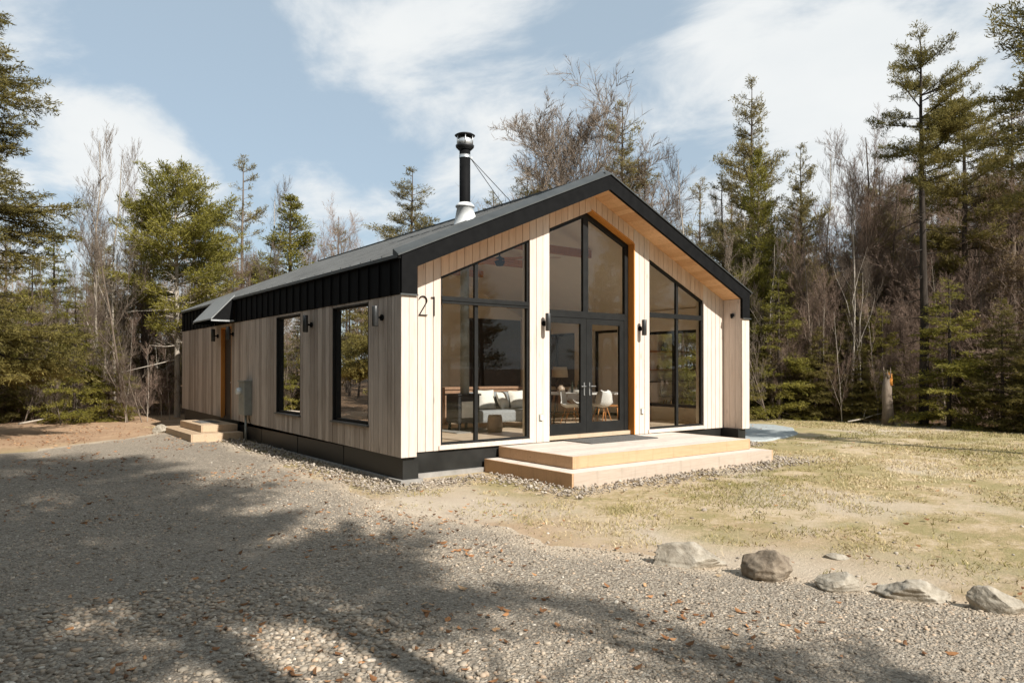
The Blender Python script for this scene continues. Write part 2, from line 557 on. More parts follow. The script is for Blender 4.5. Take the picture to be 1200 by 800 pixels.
def drivemat():
    m, t, b = newmat('gravel_driveway')
    co = objco(t)
    vo = N(t, 'ShaderNodeTexVoronoi', i_Scale=34.0, i_Randomness=1.0)
    t.links.new(co, vo.inputs['Vector'])
    vo2 = N(t, 'ShaderNodeTexVoronoi', i_Scale=75.0)
    t.links.new(co, vo2.inputs['Vector'])
    sp = N(t, 'ShaderNodeSeparateColor'); t.links.new(vo.outputs['Color'], sp.inputs[0])
    sp2 = N(t, 'ShaderNodeSeparateColor'); t.links.new(vo2.outputs['Color'], sp2.inputs[0])
    mid = noise(t, co, .8, 6, .6, .5)
    f = mathn(t, 'ADD', mathn(t, 'MULTIPLY', sp.outputs[0], .5), mathn(t, 'MULTIPLY', sp2.outputs[0], .5))
    col = ramp(t, f, [(.1, (.19, .15, .11)), (.45, (.38, .32, .245)), (.75, (.50, .43, .335)), (.97, (.64, .58, .48))])
    col = mixc(t, ramp(t, mid, [(.42, (0, 0, 0)), (.66, (.5, .5, .5))]), col, (.40, .34, .265))
    edge = ramp(t, vo.outputs['Distance'], [(.0, (1, 1, 1)), (.55, (.55, .55, .55))])
    col = mixc(t, .8, col, edge, 'MULTIPLY')
    col = mixc(t, attr(t, 'edge'), col, (.52, .425, .31))
    t.links.new(col, b.inputs['Base Color'])
    b.inputs['Roughness'].default_value = .95
    b.inputs['Specular IOR Level'].default_value = .15
    h = mathn(t, 'SUBTRACT', 1.0, mathn(t, 'ADD', vo.outputs['Distance'], mathn(t, 'MULTIPLY', vo2.outputs['Distance'], .5)))
    bump(t, b, h, .8, .02)
    return m


M['ground'] = groundmat()
M['drive'] = drivemat()

# ------------------------------------------------------------------ terrain
def vnoise(x, y, s, seed=0):
    """smooth value noise"""
    x = np.asarray(x) * s + 1000; y = np.asarray(y) * s + 1000
    xi = np.floor(x).astype(np.int64); yi = np.floor(y).astype(np.int64)
    fx = x - xi; fy = y - yi
    fx = fx * fx * (3 - 2 * fx); fy = fy * fy * (3 - 2 * fy)
    def h(a, b):
        n = (a * 374761393 + b * 668265263 + seed * 69069) & 0x7fffffff
        n = ((n ^ (n >> 13)) * 1274126177) & 0x7fffffff
        return ((n ^ (n >> 16)) & 0xffff) / 65535.0
    return (h(xi, yi) * (1 - fx) + h(xi + 1, yi) * fx) * (1 - fy) + (h(xi, yi + 1) * (1 - fx) + h(xi + 1, yi + 1) * fx) * fy


def fbm(x, y, s, seed=0, o=4):
    r = 0; a = .5
    for i in range(o):
        r = r + a * vnoise(x, y, s * 2 ** i, seed + i); a *= .5
    return r / (1 - .5 ** o)


def gz(x, y):
    x = np.asarray(x, float); y = np.asarray(y, float)
    z = -.455 + .012 * np.clip(y, 0, 20)
    z = z + .03 * (fbm(x, y, .35, 3) - .5) * np.clip((np.hypot(x - 4, y - 4) - 7) / 3, 0, 1)
    d = np.hypot(x - 2, y + 2)
    z = z + np.clip(d - 26, 0, 60) * .03 * (0.3 + fbm(x, y, .05, 9))
    return z


def smooth(a, b, x):
    t = np.clip((x - a) / (b - a), 0, 1)
    return t * t * (3 - 2 * t)


# lawn/driveway boundary, as a polyline X(Y): driveway lies to the left of it
BY = np.array([-40, -12, -8.6, -8.05, -7.5, -6.8, -6.1, -5.6, -4.9, -4.3, -3.2, -2.4, -1.5, -0.6, 0.0, 6, 9, 13, 16, 22])
BX = np.array([8, 3.2, 1.05, .85, .62, .40, .12, -.12, -.40, -.62, -.75, -.85, -.95, -1.0, -.75, -.55, -.6, -1.2, -2.2, -4])


def drv(x, y):
    """>0 inside driveway (metres from the edge)"""
    e = np.interp(y, BY, BX) - x + (fbm(x, y, 1.3, 21) - .5) * .9
    far = 11.6 - y + (fbm(x, y, .5, 5) - .5) * 2.4 - np.clip(-x - 1, 0, 20) * .75
    left = x + 16
    return np.minimum(np.minimum(e, far), left)


def treeline(x, y):
    """>0 in the wood"""
    a = np.hypot((x - 1) / 1.0, (y + 4) / 1.0)
    ang = np.arctan2(y + 4, x - 1)
    rad = np.interp(ang, [-3.15, -2.0, -1.2, -.5, -.0, .35, .9, 1.35, 1.8, 2.4, 3.15], [24, 25, 27, 24, 19.2, 20.5, 23, 22.3, 22.6, 21, 24])
    return a - rad + (fbm(x, y, .4, 8) - .5) * 1.6


def grid(name, xs, ys, mat, zf, attrs, keep=None, dz=0):
    X, Y = np.meshgrid(xs, ys)
    Z = zf(X, Y) + dz
    V = np.stack([X.ravel(), Y.ravel(), Z.ravel()], 1)
    nx = len(xs)
    i, j = np.meshgrid(np.arange(len(xs) - 1), np.arange(len(ys) - 1))
    a = (j * nx + i).ravel()
    F = np.stack([a, a + 1, a + nx + 1, a + nx], 1)
    if keep is not None:
        kk = keep(X, Y).ravel()
        F = F[kk[F].any(1)]
        used = np.unique(F)
        mp = -np.ones(len(V), int); mp[used] = np.arange(len(used))
        V = V[used]; F = mp[F]
    me = npmesh(name, V, F, np.zeros(len(F)), mat, True)
    for k, fn in attrs.items():
        at = me.attributes.new(k, 'FLOAT', 'POINT')
        at.data.foreach_set('value', fn(V[:, 0], V[:, 1]).astype(np.float32))
    return link(name, me)


def axis_pts(lo, hi, core0, core1, d):
    out = [core0]; s = d
    while out[0] > lo: s *= 1.12; out.insert(0, out[0] - s)
    c = list(np.arange(core0 + d, core1, d))
    out += c; s = d
    while out[-1] < hi: s *= 1.12; out.append(out[-1] + s)
    return np.array(out)


def dirt_m(x, y):
    d = smooth(-1.2, 1.5, y - 9.5 + np.clip(-x - 2, 0, 9) * .25) * smooth(4, 1.5, x) + .55 * smooth(1.2, .0, np.abs(np.interp(y, BY, BX) - x + .0)) * smooth(1, -1, y)
    return np.clip(d + .35 * smooth(.52, .68, fbm(x, y, .5, 31)) * smooth(6, 0, np.abs(x)), 0, 1)


def pale_m(x, y):
    b = smooth(2.6, .1, x - np.interp(y, BY, BX) + 1.6 * (fbm(x, y, .9, 46) - .5)) * smooth(1.5, -.2, y) * smooth(.34, .55, fbm(x, y, .8, 44))
    band = smooth(1.4, .3, np.abs((y - 1.2) + .42 * (x - 16) * -1 * 0 - (-.45) * (x - 17) * .9 + 1.2)) * smooth(12, 15, x) * smooth(.42, .55, fbm(x, y, .6, 45))
    sp = .7 * smooth(.58, .70, fbm(x, y, .45, 47)) * smooth(-2, 3, x)
    return np.clip(b * .95 + band * .8 + sp, 0, 1)


ground = grid('ground', axis_pts(-400, 400, -16, 26, .22), axis_pts(-400, 400, -14, 24, .22), M['ground'], gz,
              {'dirt': dirt_m, 'pale': pale_m, 'duff': lambda x, y: smooth(-.6, .5, treeline(x, y))})
tag(ground, kind='structure')
drive = grid('driveway', np.arange(-16, 6, .1), np.arange(-22, 15, .1), M['drive'],
             lambda x, y: gz(x, y) + np.clip(drv(x, y) * .08, -.02, .012) + .006,
             {'edge': lambda x, y: smooth(.5, .0, drv(x, y)) * .8 + .12 * smooth(6, 10, y)}, keep=lambda x, y: drv(x, y) > -.05)
tag(drive, kind='structure')

# patio pad right of the house
pad = MB()
pp = [(9.9, 1.0), (11.2, .55), (12.8, .85), (14.0, 1.35), (15.3, 2.3), (15.9, 3.3), (15.6, 4.6), (14, 5.6), (11.5, 6.0), (9.9, 6.1)]
ring = []
for i in range(len(pp)):
    a, b = pp[i], pp[(i + 1) % len(pp)]
    for k in range(4):
        f = k / 4
        ring.append((a[0] * (1 - f) + b[0] * f + random.uniform(-.04, .04), a[1] * (1 - f) + b[1] * f + random.uniform(-.04, .04)))
zc = float(gz(13, 3)) + .022
pad.add([(x, y, zc) for x, y in ring] + [(x + (x - 12.5) * .03, y + (y - 3.3) * .03, zc - .08) for x, y in ring],
        [list(range(len(ring)))] + [(i, i + len(ring), (i + 1) % len(ring) + len(ring), (i + 1) % len(ring)) for i in range(len(ring))])
tag(pad.build('patio', M['patio']), kind='structure')

# ------------------------------------------------------------------ loose stones, leaves, grass
t_ = (1 + 5 ** .5) / 2
ICO_V = np.array([(-1, t_, 0), (1, t_, 0), (-1, -t_, 0), (1, -t_, 0), (0, -1, t_), (0, 1, t_), (0, -1, -t_), (0, 1, -t_), (t_, 0, -1), (t_, 0, 1), (-t_, 0, -1), (-t_, 0, 1)], float)
ICO_V /= np.linalg.norm(ICO_V[0])
ICO_F = np.array([(0, 11, 5), (0, 5, 1), (0, 1, 7), (0, 7, 10), (0, 10, 11), (1, 5, 9), (5, 11, 4), (11, 10, 2), (10, 7, 6), (7, 1, 8), (3, 9, 4), (3, 4, 2), (3, 2, 6), (3, 6, 8), (3, 8, 9), (4, 9, 5), (2, 4, 11), (6, 2, 10), (8, 6, 7), (9, 8, 1)])


def stones(P, S, flat=.5):
    n = len(P)
    V = ICO_V[None] * (1 + RNG.uniform(-.28, .28, (n, 12, 1)))
    sc = np.stack([S * RNG.uniform(.8, 1.35, n), S * RNG.uniform(.6, 1.0, n), S * flat * RNG.uniform(.6, 1.3, n)], 1)
    V = V * sc[:, None]
    a = RNG.uniform(0, 6.28, n); tl = RNG.normal(0, .28, n)
    c, s = np.cos(tl)[:, None], np.sin(tl)[:, None]
    y = V[..., 1] * c - V[..., 2] * s; z = V[..., 1] * s + V[..., 2] * c
    x = V[..., 0]
    c, s = np.cos(a)[:, None], np.sin(a)[:, None]
    V = np.stack([x * c - y * s, x * s + y * c, z], -1) + P[:, None]
    F = (ICO_F[None] + (np.arange(n) * 12)[:, None, None]).reshape(-1, 3)
    return V.reshape(-1, 3), F


def scatter(n, x0, x1, y0, y1, dens):
    x = RNG.uniform(x0, x1, n); y = RNG.uniform(y0, y1, n)
    k = RNG.uniform(0, 1, n) < dens(x, y)
    return x[k], y[k]


def camdist(x, y): return np.hypot(x - CAM[0], y - CAM[1])


def gd(x, y):
    d = camdist(x, y)
    return np.clip(1.25 - d / 13, .10, 1) * smooth(-.15, .25, drv(x, y)) * (.35 + .9 * smooth(.35, .6, fbm(x, y, .9, 61))) * (y > -10.2)


x, y = scatter(300000, -9.5, 4.5, -10.2, 5.5, gd)
coarse = smooth(.50, .80, .45 * fbm(x, y, .9, 71) + .55 * smooth(-1.8, -3.8, x) * smooth(-1.5, -4.5, y))
s = (.0055 + .0052 * RNG.gamma(2.0, .5, len(x))) * (1 + 1.15 * coarse)
s = np.clip(s, .005, .032)
keep = RNG.random(len(x)) < (1 - .45 * coarse)
x, y, s, coarse = x[keep], y[keep], s[keep], coarse[keep]
V, F = stones(np.stack([x, y, gz(x, y) + .016 + s * .18], 1), s, .5)
rn = np.clip(RNG.normal(.5, .2, len(x)) + .08 * coarse, 0, 1)
gv = link('gravel', npmesh('gravel', V, F, np.repeat(rn, 20), M['gravel']))
tag(gv, 'loose grey gravel scattered over the driveway in the foreground', 'gravel', kind='stuff')


def strip(px, py, segs, wd):
    out = np.full(px.shape, 9.)
    for (ax, ay, bx, by) in segs:
        dx, dy = bx - ax, by - ay
        t = np.clip(((px - ax) * dx + (py - ay) * dy) / (dx * dx + dy * dy), 0, 1)
        out = np.minimum(out, np.hypot(px - ax - t * dx, py - ay - t * dy))
    return out


SEG = [(-.3, 8.0, -.3, -.1), (-.25, -.3, 1.9, .1), (1.75, 0, 1.75, -2.1), (1.75, -2.2, 7.9, -2.2), (7.95, -2.0, 8.1, .6), (8.2, .2, 10.1, .3)]
rd = lambda x, y: .8 * smooth(.62, .05, strip(x, y, SEG, 0) + (fbm(x, y, 1.6, 81) - .5) * .35)
x, y = scatter(52000, -1.1, 10.8, -3.0, 9, rd)
ok = ~((x > .02) & (x < 9.6) & (y > .1)) & ~((x > 2.05) & (x < 7.62) & (y > -1.9))
x, y = x[ok], y[ok]
s = np.clip(.009 + .010 * RNG.gamma(2.2, .5, len(x)), .009, .036)
V, F = stones(np.stack([x, y, gz(x, y) + .02 + s * .2 + RNG.uniform(0, .03, len(x))], 1), s, .7)
rs = link('river_stones', npmesh('river_stones', V, F, np.repeat(np.clip(RNG.normal(.5, .22, len(x)), 0, 1), 20), M['river']))
tag(rs, 'pale rounded drainage stones piled along the foundation and deck', 'stones', kind='stuff')

# larger pebbles strewn over the lawn edge and dirt
x, y = scatter(5200, -2, 12, -10, 3, lambda x, y: .10 + .8 * smooth(.9, .0, np.abs(x - np.interp(y, BY, BX))))
ok = (drv(x, y) < .1) & ~((x > -.02) & (x < 9.7) & (y > -.0)) & ~((x > 2.0) & (x < 7.66) & (y > -1.95))
x, y = x[ok], y[ok]
s = np.clip(.008 + .01 * RNG.gamma(1.6, .6, len(x)), .008, .05)
V, F = stones(np.stack([x, y, gz(x, y) + .004], 1), s, .5)
pb = link('pebbles', npmesh('pebbles', V, F, np.repeat(np.clip(RNG.normal(.6, .2, len(x)), 0, 1), 20), M['river']))
tag(pb, 'small pale pebbles strewn over the edge of the lawn', 'pebbles', kind='stuff')


def leaves(x, y, s):
    n = len(x)
    base = np.array([(-1, 0, 0.12), (-.35, -.42, 0), (.45, -.36, .05), (1, 0, .25), (.4, .4, .1), (-.4, .38, 0)], float)
    V = base[None] * s[:, None, None] * RNG.uniform(.7, 1.3, (n, 6, 1))
    V[..., 2] *= RNG.uniform(.4, 3.0, (n, 1))
    a = RNG.uniform(0, 6.28, n); tl = RNG.normal(0, .35, n)
    c, ss = np.cos(tl)[:, None], np.sin(tl)[:, None]
    yy = V[..., 1] * c - V[..., 2] * ss; z = V[..., 1] * ss + V[..., 2] * c; xx = V[..., 0]
    c, ss = np.cos(a)[:, None], np.sin(a)[:, None]
    V = np.stack([xx * c - yy * ss, xx * ss + yy * c, z + .005], -1) + np.stack([x, y, gz(x, y) + .022], 1)[:, None]
    F = (np.array([(0, 1, 2, 3), (0, 3, 4, 5)])[None] + (np.arange(n) * 6)[:, None, None]).reshape(-1, 4)
    return V.reshape(-1, 3), F


x, y = scatter(34000, -12, 22, -10, 17, lambda x, y: .05 + .9 * smooth(.50, .70, fbm(x, y, .7, 91) + .16 * smooth(-4, -8, y) * smooth(0, -3, x)) * smooth(1.5, -1, x) + .5 * smooth(-1.2, -.2, treeline(x, y)))
ok = ~((x > -.05) & (x < 9.7) & (y > -.05)) & ~((x > 2.0) & (x < 7.66) & (y > -1.95)) & (camdist(x, y) > 3)
x, y = x[ok], y[ok]
V, F = leaves(x, y, RNG.uniform(.018, .042, len(x)))
lv = link('fallen_leaves', npmesh('fallen_leaves', V, F, np.repeat(RNG.uniform(0, 1, len(x)), 2), M['leaf']))
tag(lv, 'dry brown fallen leaves scattered over the gravel and lawn', 'leaves', kind='stuff')


def lawn_d(x, y):
    m = smooth(.0, .7, -drv(x, y)) * (treeline(x, y) < .3) * smooth(.42, .58, .5 * fbm(x, y, .55, 101) + .5 * fbm(x, y, 2.6, 102))
    return m * np.clip(1.35 - camdist(x, y) / 30, .2, 1)


x, y = scatter(620000, -1.5, 24, -12, 14, lawn_d)
ok = ~((x > -.6) & (x < 10.2) & (y > -.5)) & ~((x > 1.6) & (x < 8.1) & (y > -2.4)) & (strip(x, y, SEG, 0) > .45) & ~((x > 9.5) & (x < 16) & (y > .4) & (y < 6))
x, y = x[ok], y[ok]
n = len(x)
hh = RNG.uniform(.012, .048, n) * np.where(RNG.random(n) < .02, 2.6, 1); a = RNG.uniform(0, 6.28, n); w = RNG.uniform(.0015, .004, n) * (1 + camdist(x, y) / 10); ln = RNG.normal(0, .03, (n, 2))
z = gz(x, y)
V = np.stack([np.stack([x - np.cos(a) * w, y - np.sin(a) * w, z], 1), np.stack([x + np.cos(a) * w, y + np.sin(a) * w, z], 1), np.stack([x + ln[:, 0], y + ln[:, 1], z + hh], 1)], 1).reshape(-1, 3)
F = np.arange(3 * n).reshape(-1, 3)
gr = link('grass', npmesh('grass', V, F, np.clip(RNG.normal(.45, .2, n) + 1.6 * (fbm(x, y, .4, 111) - .5), 0, 1), M['grassb']))
tag(gr, 'short patchy straw and green grass on the lawn', 'grass', kind='stuff')

# ------------------------------------------------------------------ the house
W, L, RR, WW = 9.65, 15.03, .544, .295
SL = .436
HX = W / 2
ZT = 2.7
zo = lambda X: 3.362 + SL * (HX - abs(X - HX))          # top edge of the fascia
zi = lambda X: 3.051 + SL * (HX - abs(X - HX))          # soffit line
zs = lambda X: 4.754 - SL * abs(X - HX)                 # side window heads
zr = lambda X: 4.811 - SL * abs(X - HX)                 # centre bay head
zside = lambda Y: .01 + .011 * max(Y, 0)                # cladding bottom of the long walls
HL = (HX, L / 2, -.45)
house = empty('cabin', HL, 0, 'modern gabled cabin with pale vertical boards, black metal roof and tall front windows', 'house')
OFF = tuple(-c for c in HL)


def hp(mb, name, mat, parent=None, bevel=0, label=None):
    o = mb.build(name, mat, parent or house, bevel, OFF if parent is None else None)
    if label: o['label'] = label
    return o


def boards(mb, axis, segs, p0, p1, bw, gap, kinks=(), jitter=0):
    """segs: list of (u0,u1,zlow,zhigh) with callables"""
    for (u0, u1, zl, zh) in segs:
        n = max(1, round((u1 - u0) / bw))
        if jitter:
            e = [u0]
            while e[-1] < u1 - bw * .5: e.append(e[-1] + bw * random.choice((.7, 1, 1, 1.3)))
            e[-1] = u1
            if len(e) > 2 and e[-1] - e[-2] > bw * 1.6: e.insert(-1, (e[-1] + e[-2]) / 2)
        else:
            e = list(np.linspace(u0, u1, n + 1))
        for a, b in zip(e[:-1], e[1:]):
            g = gap / 2
            a2, b2 = a + g, b - g
            r = random.random()
            dp = random.uniform(-.002, .002) if gap else 0
            ks = [k for k in kinks if a2 + .001 < k < b2 - .001]
            us = [a2] + ks + [b2]
            f = lambda fn, u: fn(u) if callable(fn) else fn
            poly = [(u, f(zl, u)) for u in (us if callable(zl) else (a2, b2))] + [(u, f(zh, u)) for u in (us[::-1] if callable(zh) else (b2, a2))]
            if poly[0][1] >= poly[-1][1] and poly[1][1] >= poly[-2][1]: continue
            mb.prism(poly, axis, p0 + dp, p1, r)


WL, CB, WRR = (1.10, 3.14), (3.66, 6.12), (6.63, 8.56)
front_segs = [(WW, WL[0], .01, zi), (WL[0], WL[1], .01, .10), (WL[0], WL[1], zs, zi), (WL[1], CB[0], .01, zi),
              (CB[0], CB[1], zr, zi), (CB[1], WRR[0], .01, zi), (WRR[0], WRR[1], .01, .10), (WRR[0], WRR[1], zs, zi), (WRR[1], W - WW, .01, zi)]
for q in front_segs:                        # boards over the window heads: overhang shade's orange put into their colour
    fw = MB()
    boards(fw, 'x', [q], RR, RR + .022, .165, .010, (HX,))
    if q[2] in (zs, zr): hp(fw, 'gable_cladding', M['clad_shade'])
    else: hp(fw, 'front_wall', M['clad'])
fb = MB()                                   # dark backing behind the board joints
boards(fb, 'x', front_segs, RR + .024, RR + .10, 9, 0, (HX,))
hp(fb, 'wall_backing', M['darkpanel'])
fi = MB()
boards(fi, 'x', [(s0, s1, (.10 if zl == .01 else zl), zh) for s0, s1, zl, zh in front_segs if not (zl == .01 and zh == .10)], RR + .102, RR + .22, 9, 0, (HX,))
hp(fi, 'interior_wall', M['plaster'])

for x0, x1, nm in ((0, WW, 'wing_wall'), (W - WW, W, 'wing_wall')):
    m = MB()
    for k in range(2):
        a = x0 + (x1 - x0) * k / 2
        m.box(a + .003, a + (x1 - x0) / 2 - .003, 0, .022, .01, ZT, random.random())
    inner = x1 if x0 == 0 else x0
    sgn = -1 if x0 == 0 else 1
    n = 3
    for k in range(n):                      # inner face boards
        ya = .024 + (RR - .024) * k / n
        p = sorted((inner, inner + sgn * .02))
        m.box(p[0], p[1], ya + .003, ya + (RR - .024) / n - .003, .01, zi(inner) - .004, random.random())
    hp(m, nm, M['clad'])
m = MB()
m.box(.026, WW - .024, .026, RR, .02, ZT)
hp(m, 'wing_core', M['darkpanel'])
m = MB(); m.box(W - WW + .024, W - .026, .026, RR, .02, ZT)
hp(m, 'wing_core', M['darkpanel'])

# long left wall
SD = (9.49, 10.47)
SW = [(1.21, 2.77), (4.47, 5.96)]
SZ0, SZ1 = .475, 2.655
lw_segs = [(0, SW[0][0], zside, ZT), (SW[0][0], SW[0][1], zside, SZ0), (SW[0][0], SW[0][1], SZ1, ZT), (SW[0][1], SW[1][0], zside, ZT),
           (SW[1][0], SW[1][1], zside, SZ0), (SW[1][0], SW[1][1], SZ1, ZT), (SW[1][1], SD[0], zside, ZT), (SD[0], SD[1], 2.62, ZT), (SD[1], L, zside, ZT)]
m = MB()
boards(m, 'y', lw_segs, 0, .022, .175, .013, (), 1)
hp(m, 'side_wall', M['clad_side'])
m = MB()
boards(m, 'y', [(max(a, .03), b, c_, d_) for a, b, c_, d_ in lw_segs], .024, .12, 9, 0)
hp(m, 'wall_backing', M['darkpanel'])
m = MB()
boards(m, 'y', [(max(a, RR + .22), b, .10 if zl is zside else zl, ZT + .36 if zh == ZT else zh) for a, b, zl, zh in lw_segs], .122, .24, 9, 0)
hp(m, 'interior_wall', M['plaster'])
# long right wall
RW = [(1.25, 3.35, .44, 2.5), (4.25, 5.3, .10, 2.62), (6.1, 8.1, .9, 2.6), (10.0, 12.0, .9, 2.4)]  # third opening is unseen, added to let daylight into the kitchen
rs_ = []
u = 0.0
for a, b, z0, z1 in RW:
    rs_ += [(u, a, .01, ZT), (a, b, .01, z0), (a, b, z1, ZT)]
    u = b
rs_.append((u, L, .01, ZT))
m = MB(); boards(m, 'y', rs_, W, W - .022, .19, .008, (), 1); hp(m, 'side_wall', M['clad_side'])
m = MB(); boards(m, 'y', [(max(a, .03), b, c_, d_) for a, b, c_, d_ in rs_], W - .024, W - .12, 9, 0); hp(m, 'wall_backing', M['darkpanel'])
m = MB(); boards(m, 'y', [(max(a, RR + .22), b, max(zl, .10), ZT + .36 if zh == ZT else zh) for a, b, zl, zh in rs_ if zh > .11], W - .122, W - .24, 9, 0); hp(m, 'interior_wall', M['plaster'])
# back wall
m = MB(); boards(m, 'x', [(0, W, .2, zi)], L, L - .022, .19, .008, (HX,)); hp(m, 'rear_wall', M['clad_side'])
m = MB(); boards(m, 'x', [(.02, W - .02, .2, zi)], L - .024, L - .15, 9, 0, (HX,)); hp(m, 'wall_backing', M['darkpanel'])
# partition
m = MB(); boards(m, 'x', [(.24, 6.9, .10, zi), (6.9, 9.2, 3.1, zi), (9.2, W - .24, .1, zi)], 8.5, 8.62, 9, 0, (HX,)); hp(m, 'interior_wall', M['plaster'])
m = MB(); m.box(6.9, 9.2, 8.56, 8.60, .1, 3.1); hp(m, 'interior_door', M['darkpanel'])
# floor and ceiling
m = MB()
yy = RR + .104
while yy < 8.5:
    y2 = min(yy + .14, 8.5)
    m.box(.244, W - .244, yy + .001, y2 - .001, 0.02, .10, random.random()); yy += .14
hp(m, 'interior_floor', M['floorwood'])
m = MB()
for sx in (0, 1):
    a, b = (.12, HX) if sx == 0 else (W - .12, HX)
    m.add([(a, RR + .22, zi(a)), (b, RR + .22, zi(b)), (b, L - .15, zi(b)), (a, L - .15, zi(a)), (a, RR + .22, zi(a) - .05), (b, RR + .22, zi(b) - .05), (b, L - .15, zi(b) - .05), (a, L - .15, zi(a) - .05)],
          [(0, 1, 2, 3), (7, 6, 5, 4), (0, 4, 5, 1), (2, 6, 7, 3)])
hp(m, 'ceiling', M['plaster'])
m = MB(); m.box(HX - .09, HX + .09, RR + .3, 8.45, zi(HX) - .42, zi(HX) - .07)
hp(m, 'ridge_beam', M['chairwood'])
for yb in (2.3, 4.6, 6.9):
    m = MB(); m.box(3.2, W - 3.2, yb - .06, yb + .06, 4.18, 4.36)
    hp(m, 'tie_beam', M['chairwood'])

# fascia, side bands, roof
m = MB()
outer = [(0, ZT + .004), (0, zo(0)), (HX, zo(HX)), (W, zo(W)), (W, ZT + .004), (W - WW, ZT + .004), (W - WW, zi(W - WW)), (HX, zi(HX)), (WW, zi(WW)), (WW, ZT + .004)]
for q in ([0, 1, 8, 9], [1, 2, 7, 8], [2, 3, 6, 7], [3, 4, 5, 6]):
    m.prism([outer[i] for i in q], 'x', -.018, .05)
hp(m, 'fascia', M['black'])
m = MB()
m.box(-.03, WW + .005, -.04, -.018, ZT - .015, ZT + .012)
hp(m, 'drip_edge', M['cap'])
m = MB()
m.box(W - WW - .005, W + .03, -.04, -.018, ZT - .015, ZT + .012)
hp(m, 'drip_edge', M['cap'])
for px_, sg in ((0, -1), (W, 1)):
    m = MB()
    q = sorted((px_ + sg * .012, px_ - sg * .02))
    m.box(q[0], q[1], .051, L, ZT + .004, zo(0) - .05)
    yy = .35
    while yy < L:
        q2 = sorted((px_ + sg * .012, px_ + sg * .036))
        m.box(q2[0], q2[1], yy - .012, yy + .012, ZT + .006, zo(0) - .06); yy += .41
    q3 = sorted((px_ + sg * .012, px_ + sg * .07))
    m.box(q3[0], q3[1], -.01, L, zo(0) - .075, zo(0) - .01)
    hp(m, 'eave_cladding', M['black'])
m = MB()
TH = .31
for sx in (0, 1):
    e0 = -.075 if sx == 0 else W + .075
    f = lambda X: 3.362 + SL * (HX - abs(X - HX)) if 0 <= X <= W else 3.362 - SL * .075
    y0, y1 = .0, L + .05
    a, b = e0, HX
    za, zb = f(a) + .015, f(b) + .015
    m.add([(a, y0, za), (b, y0, zb), (b, y1, zb), (a, y1, za), (a, y0, za - .05), (b, y0, zb - .05), (b, y1, zb - .05), (a, y1, za - .05)],
          [(0, 1, 2, 3), (7, 6, 5, 4), (0, 4, 5, 1), (1, 5, 6, 2), (2, 6, 7, 3), (3, 7, 4, 0)])
    yy = .55
    while yy < L:                                   # standing seams
        a2, b2 = e0, HX
        m.add([(a2, yy - .012, za), (b2, yy - .012, zb), (b2, yy + .012, zb), (a2, yy + .012, za), (a2, yy - .012, za + .035), (b2, yy - .012, zb + .035), (b2, yy + .012, zb + .035), (a2, yy + .012, za + .035)],
              [(4, 5, 6, 7), (0, 1, 5, 4), (2, 3, 7, 6), (3, 0, 4, 7), (1, 2, 6, 5)], .6)
        yy += .42
roof = hp(m, 'roof', M['roof'])
m = MB()
m.box(HX - .13, HX + .13, .0, L + .05, zo(HX) - .005, zo(HX) + .035)
m.build('ridge_cap', M['cap'], roof)
m = MB()
for s_ in (0, 1):
    X = (lambda q: q) if s_ == 0 else (lambda q: W - q)
    for a, b in ((-.08, HX),):
        prof = [(-.045, -.005), (-.045, .02), (.13, .125), (.15, .125), (.15, .03)]
        A = [(X(a), y, zo(0) - .035 + z) for y, z in prof]
        B = [(X(b), y, zo(HX) + z) for y, z in prof]
        n = len(prof)
        m.add(A + B, [tuple(range(n))[::-1], tuple(range(n, 2 * n))] + [(i, (i + 1) % n, n + (i + 1) % n, n + i) for i in range(n)])
hp(m, 'rake_cap', M['cap'])
# soffit boards
m = MB()
for s_ in (0, 1):
    X = (lambda q: q) if s_ == 0 else (lambda q: W - q)
    n = 34
    for k in range(n):
        a = WW + (HX - WW) * k / n + .003; b = WW + (HX - WW) * (k + 1) / n - .003
        A = [(X(a), .052, zi(a) + .002), (X(b), .052, zi(b) + .002), (X(b), RR + .02, zi(b) + .002), (X(a), RR + .02, zi(a) + .002)]
        m.add(A + [(p[0], p[1], p[2] + .02) for p in A], [(3, 2, 1, 0), (4, 5, 6, 7), (0, 1, 5, 4), (1, 2, 6, 5), (2, 3, 7, 6), (3, 0, 4, 7)], random.random())
hp(m, 'soffit', M['soffit'])
# rear fill of the roof edge
m = MB()
for s_ in (0, 1):
    X = (lambda q: q) if s_ == 0 else (lambda q: W - q)
    poly = [(X(0), zi(0)), (HX, zi(HX)), (HX, zo(HX) - .04), (X(0), zo(0) - .04)]
    m.prism(poly, 'x', L - .02, L + .03)
hp(m, 'rear_fascia', M['black'])

# foundation
m = MB()
m.box(.07, .12, .121, L - .121, -.40, .0); m.box(W - .12, W - .07, .121, L - .121, -.40, .0)
m.box(.07, WW + .07, .07, .12, -.40, 0); m.box(W - WW - .07, W - .07, .07, .12, -.40, 0)
m.box(WW + .02, WW + .07, .121, RR + .03, -.40, 0); m.box(W - WW - .07, W - WW - .02, .121, RR + .03, -.40, 0)
m.box(WW + .07, W - WW - .07, RR + .03, RR + .08, -.40, .0); m.box(.07, W - .07, L - .12, L - .07, -.4, .19)
yy = 2.4
while yy < L - 1:
    m.box(.062, .0698, yy, yy + .02, -.40, .0); yy += 2.4
m.box(.0698 - .004, .0698, 9.0, 14.9, -.3, .16)
hp(m, 'foundation', M['found'])
m = MB()
m.box(-.0, .068, -.0, L - .05, -.52, -.365); m.box(.068, WW + .12, -.0, .068, -.52, -.365)
m.box(WW + .072, WW + .125, .068, RR - .04, -.52, -.365)
m.box(WW + .075, W - WW - .125, RR - .04, RR + .028, -.52, -.365)
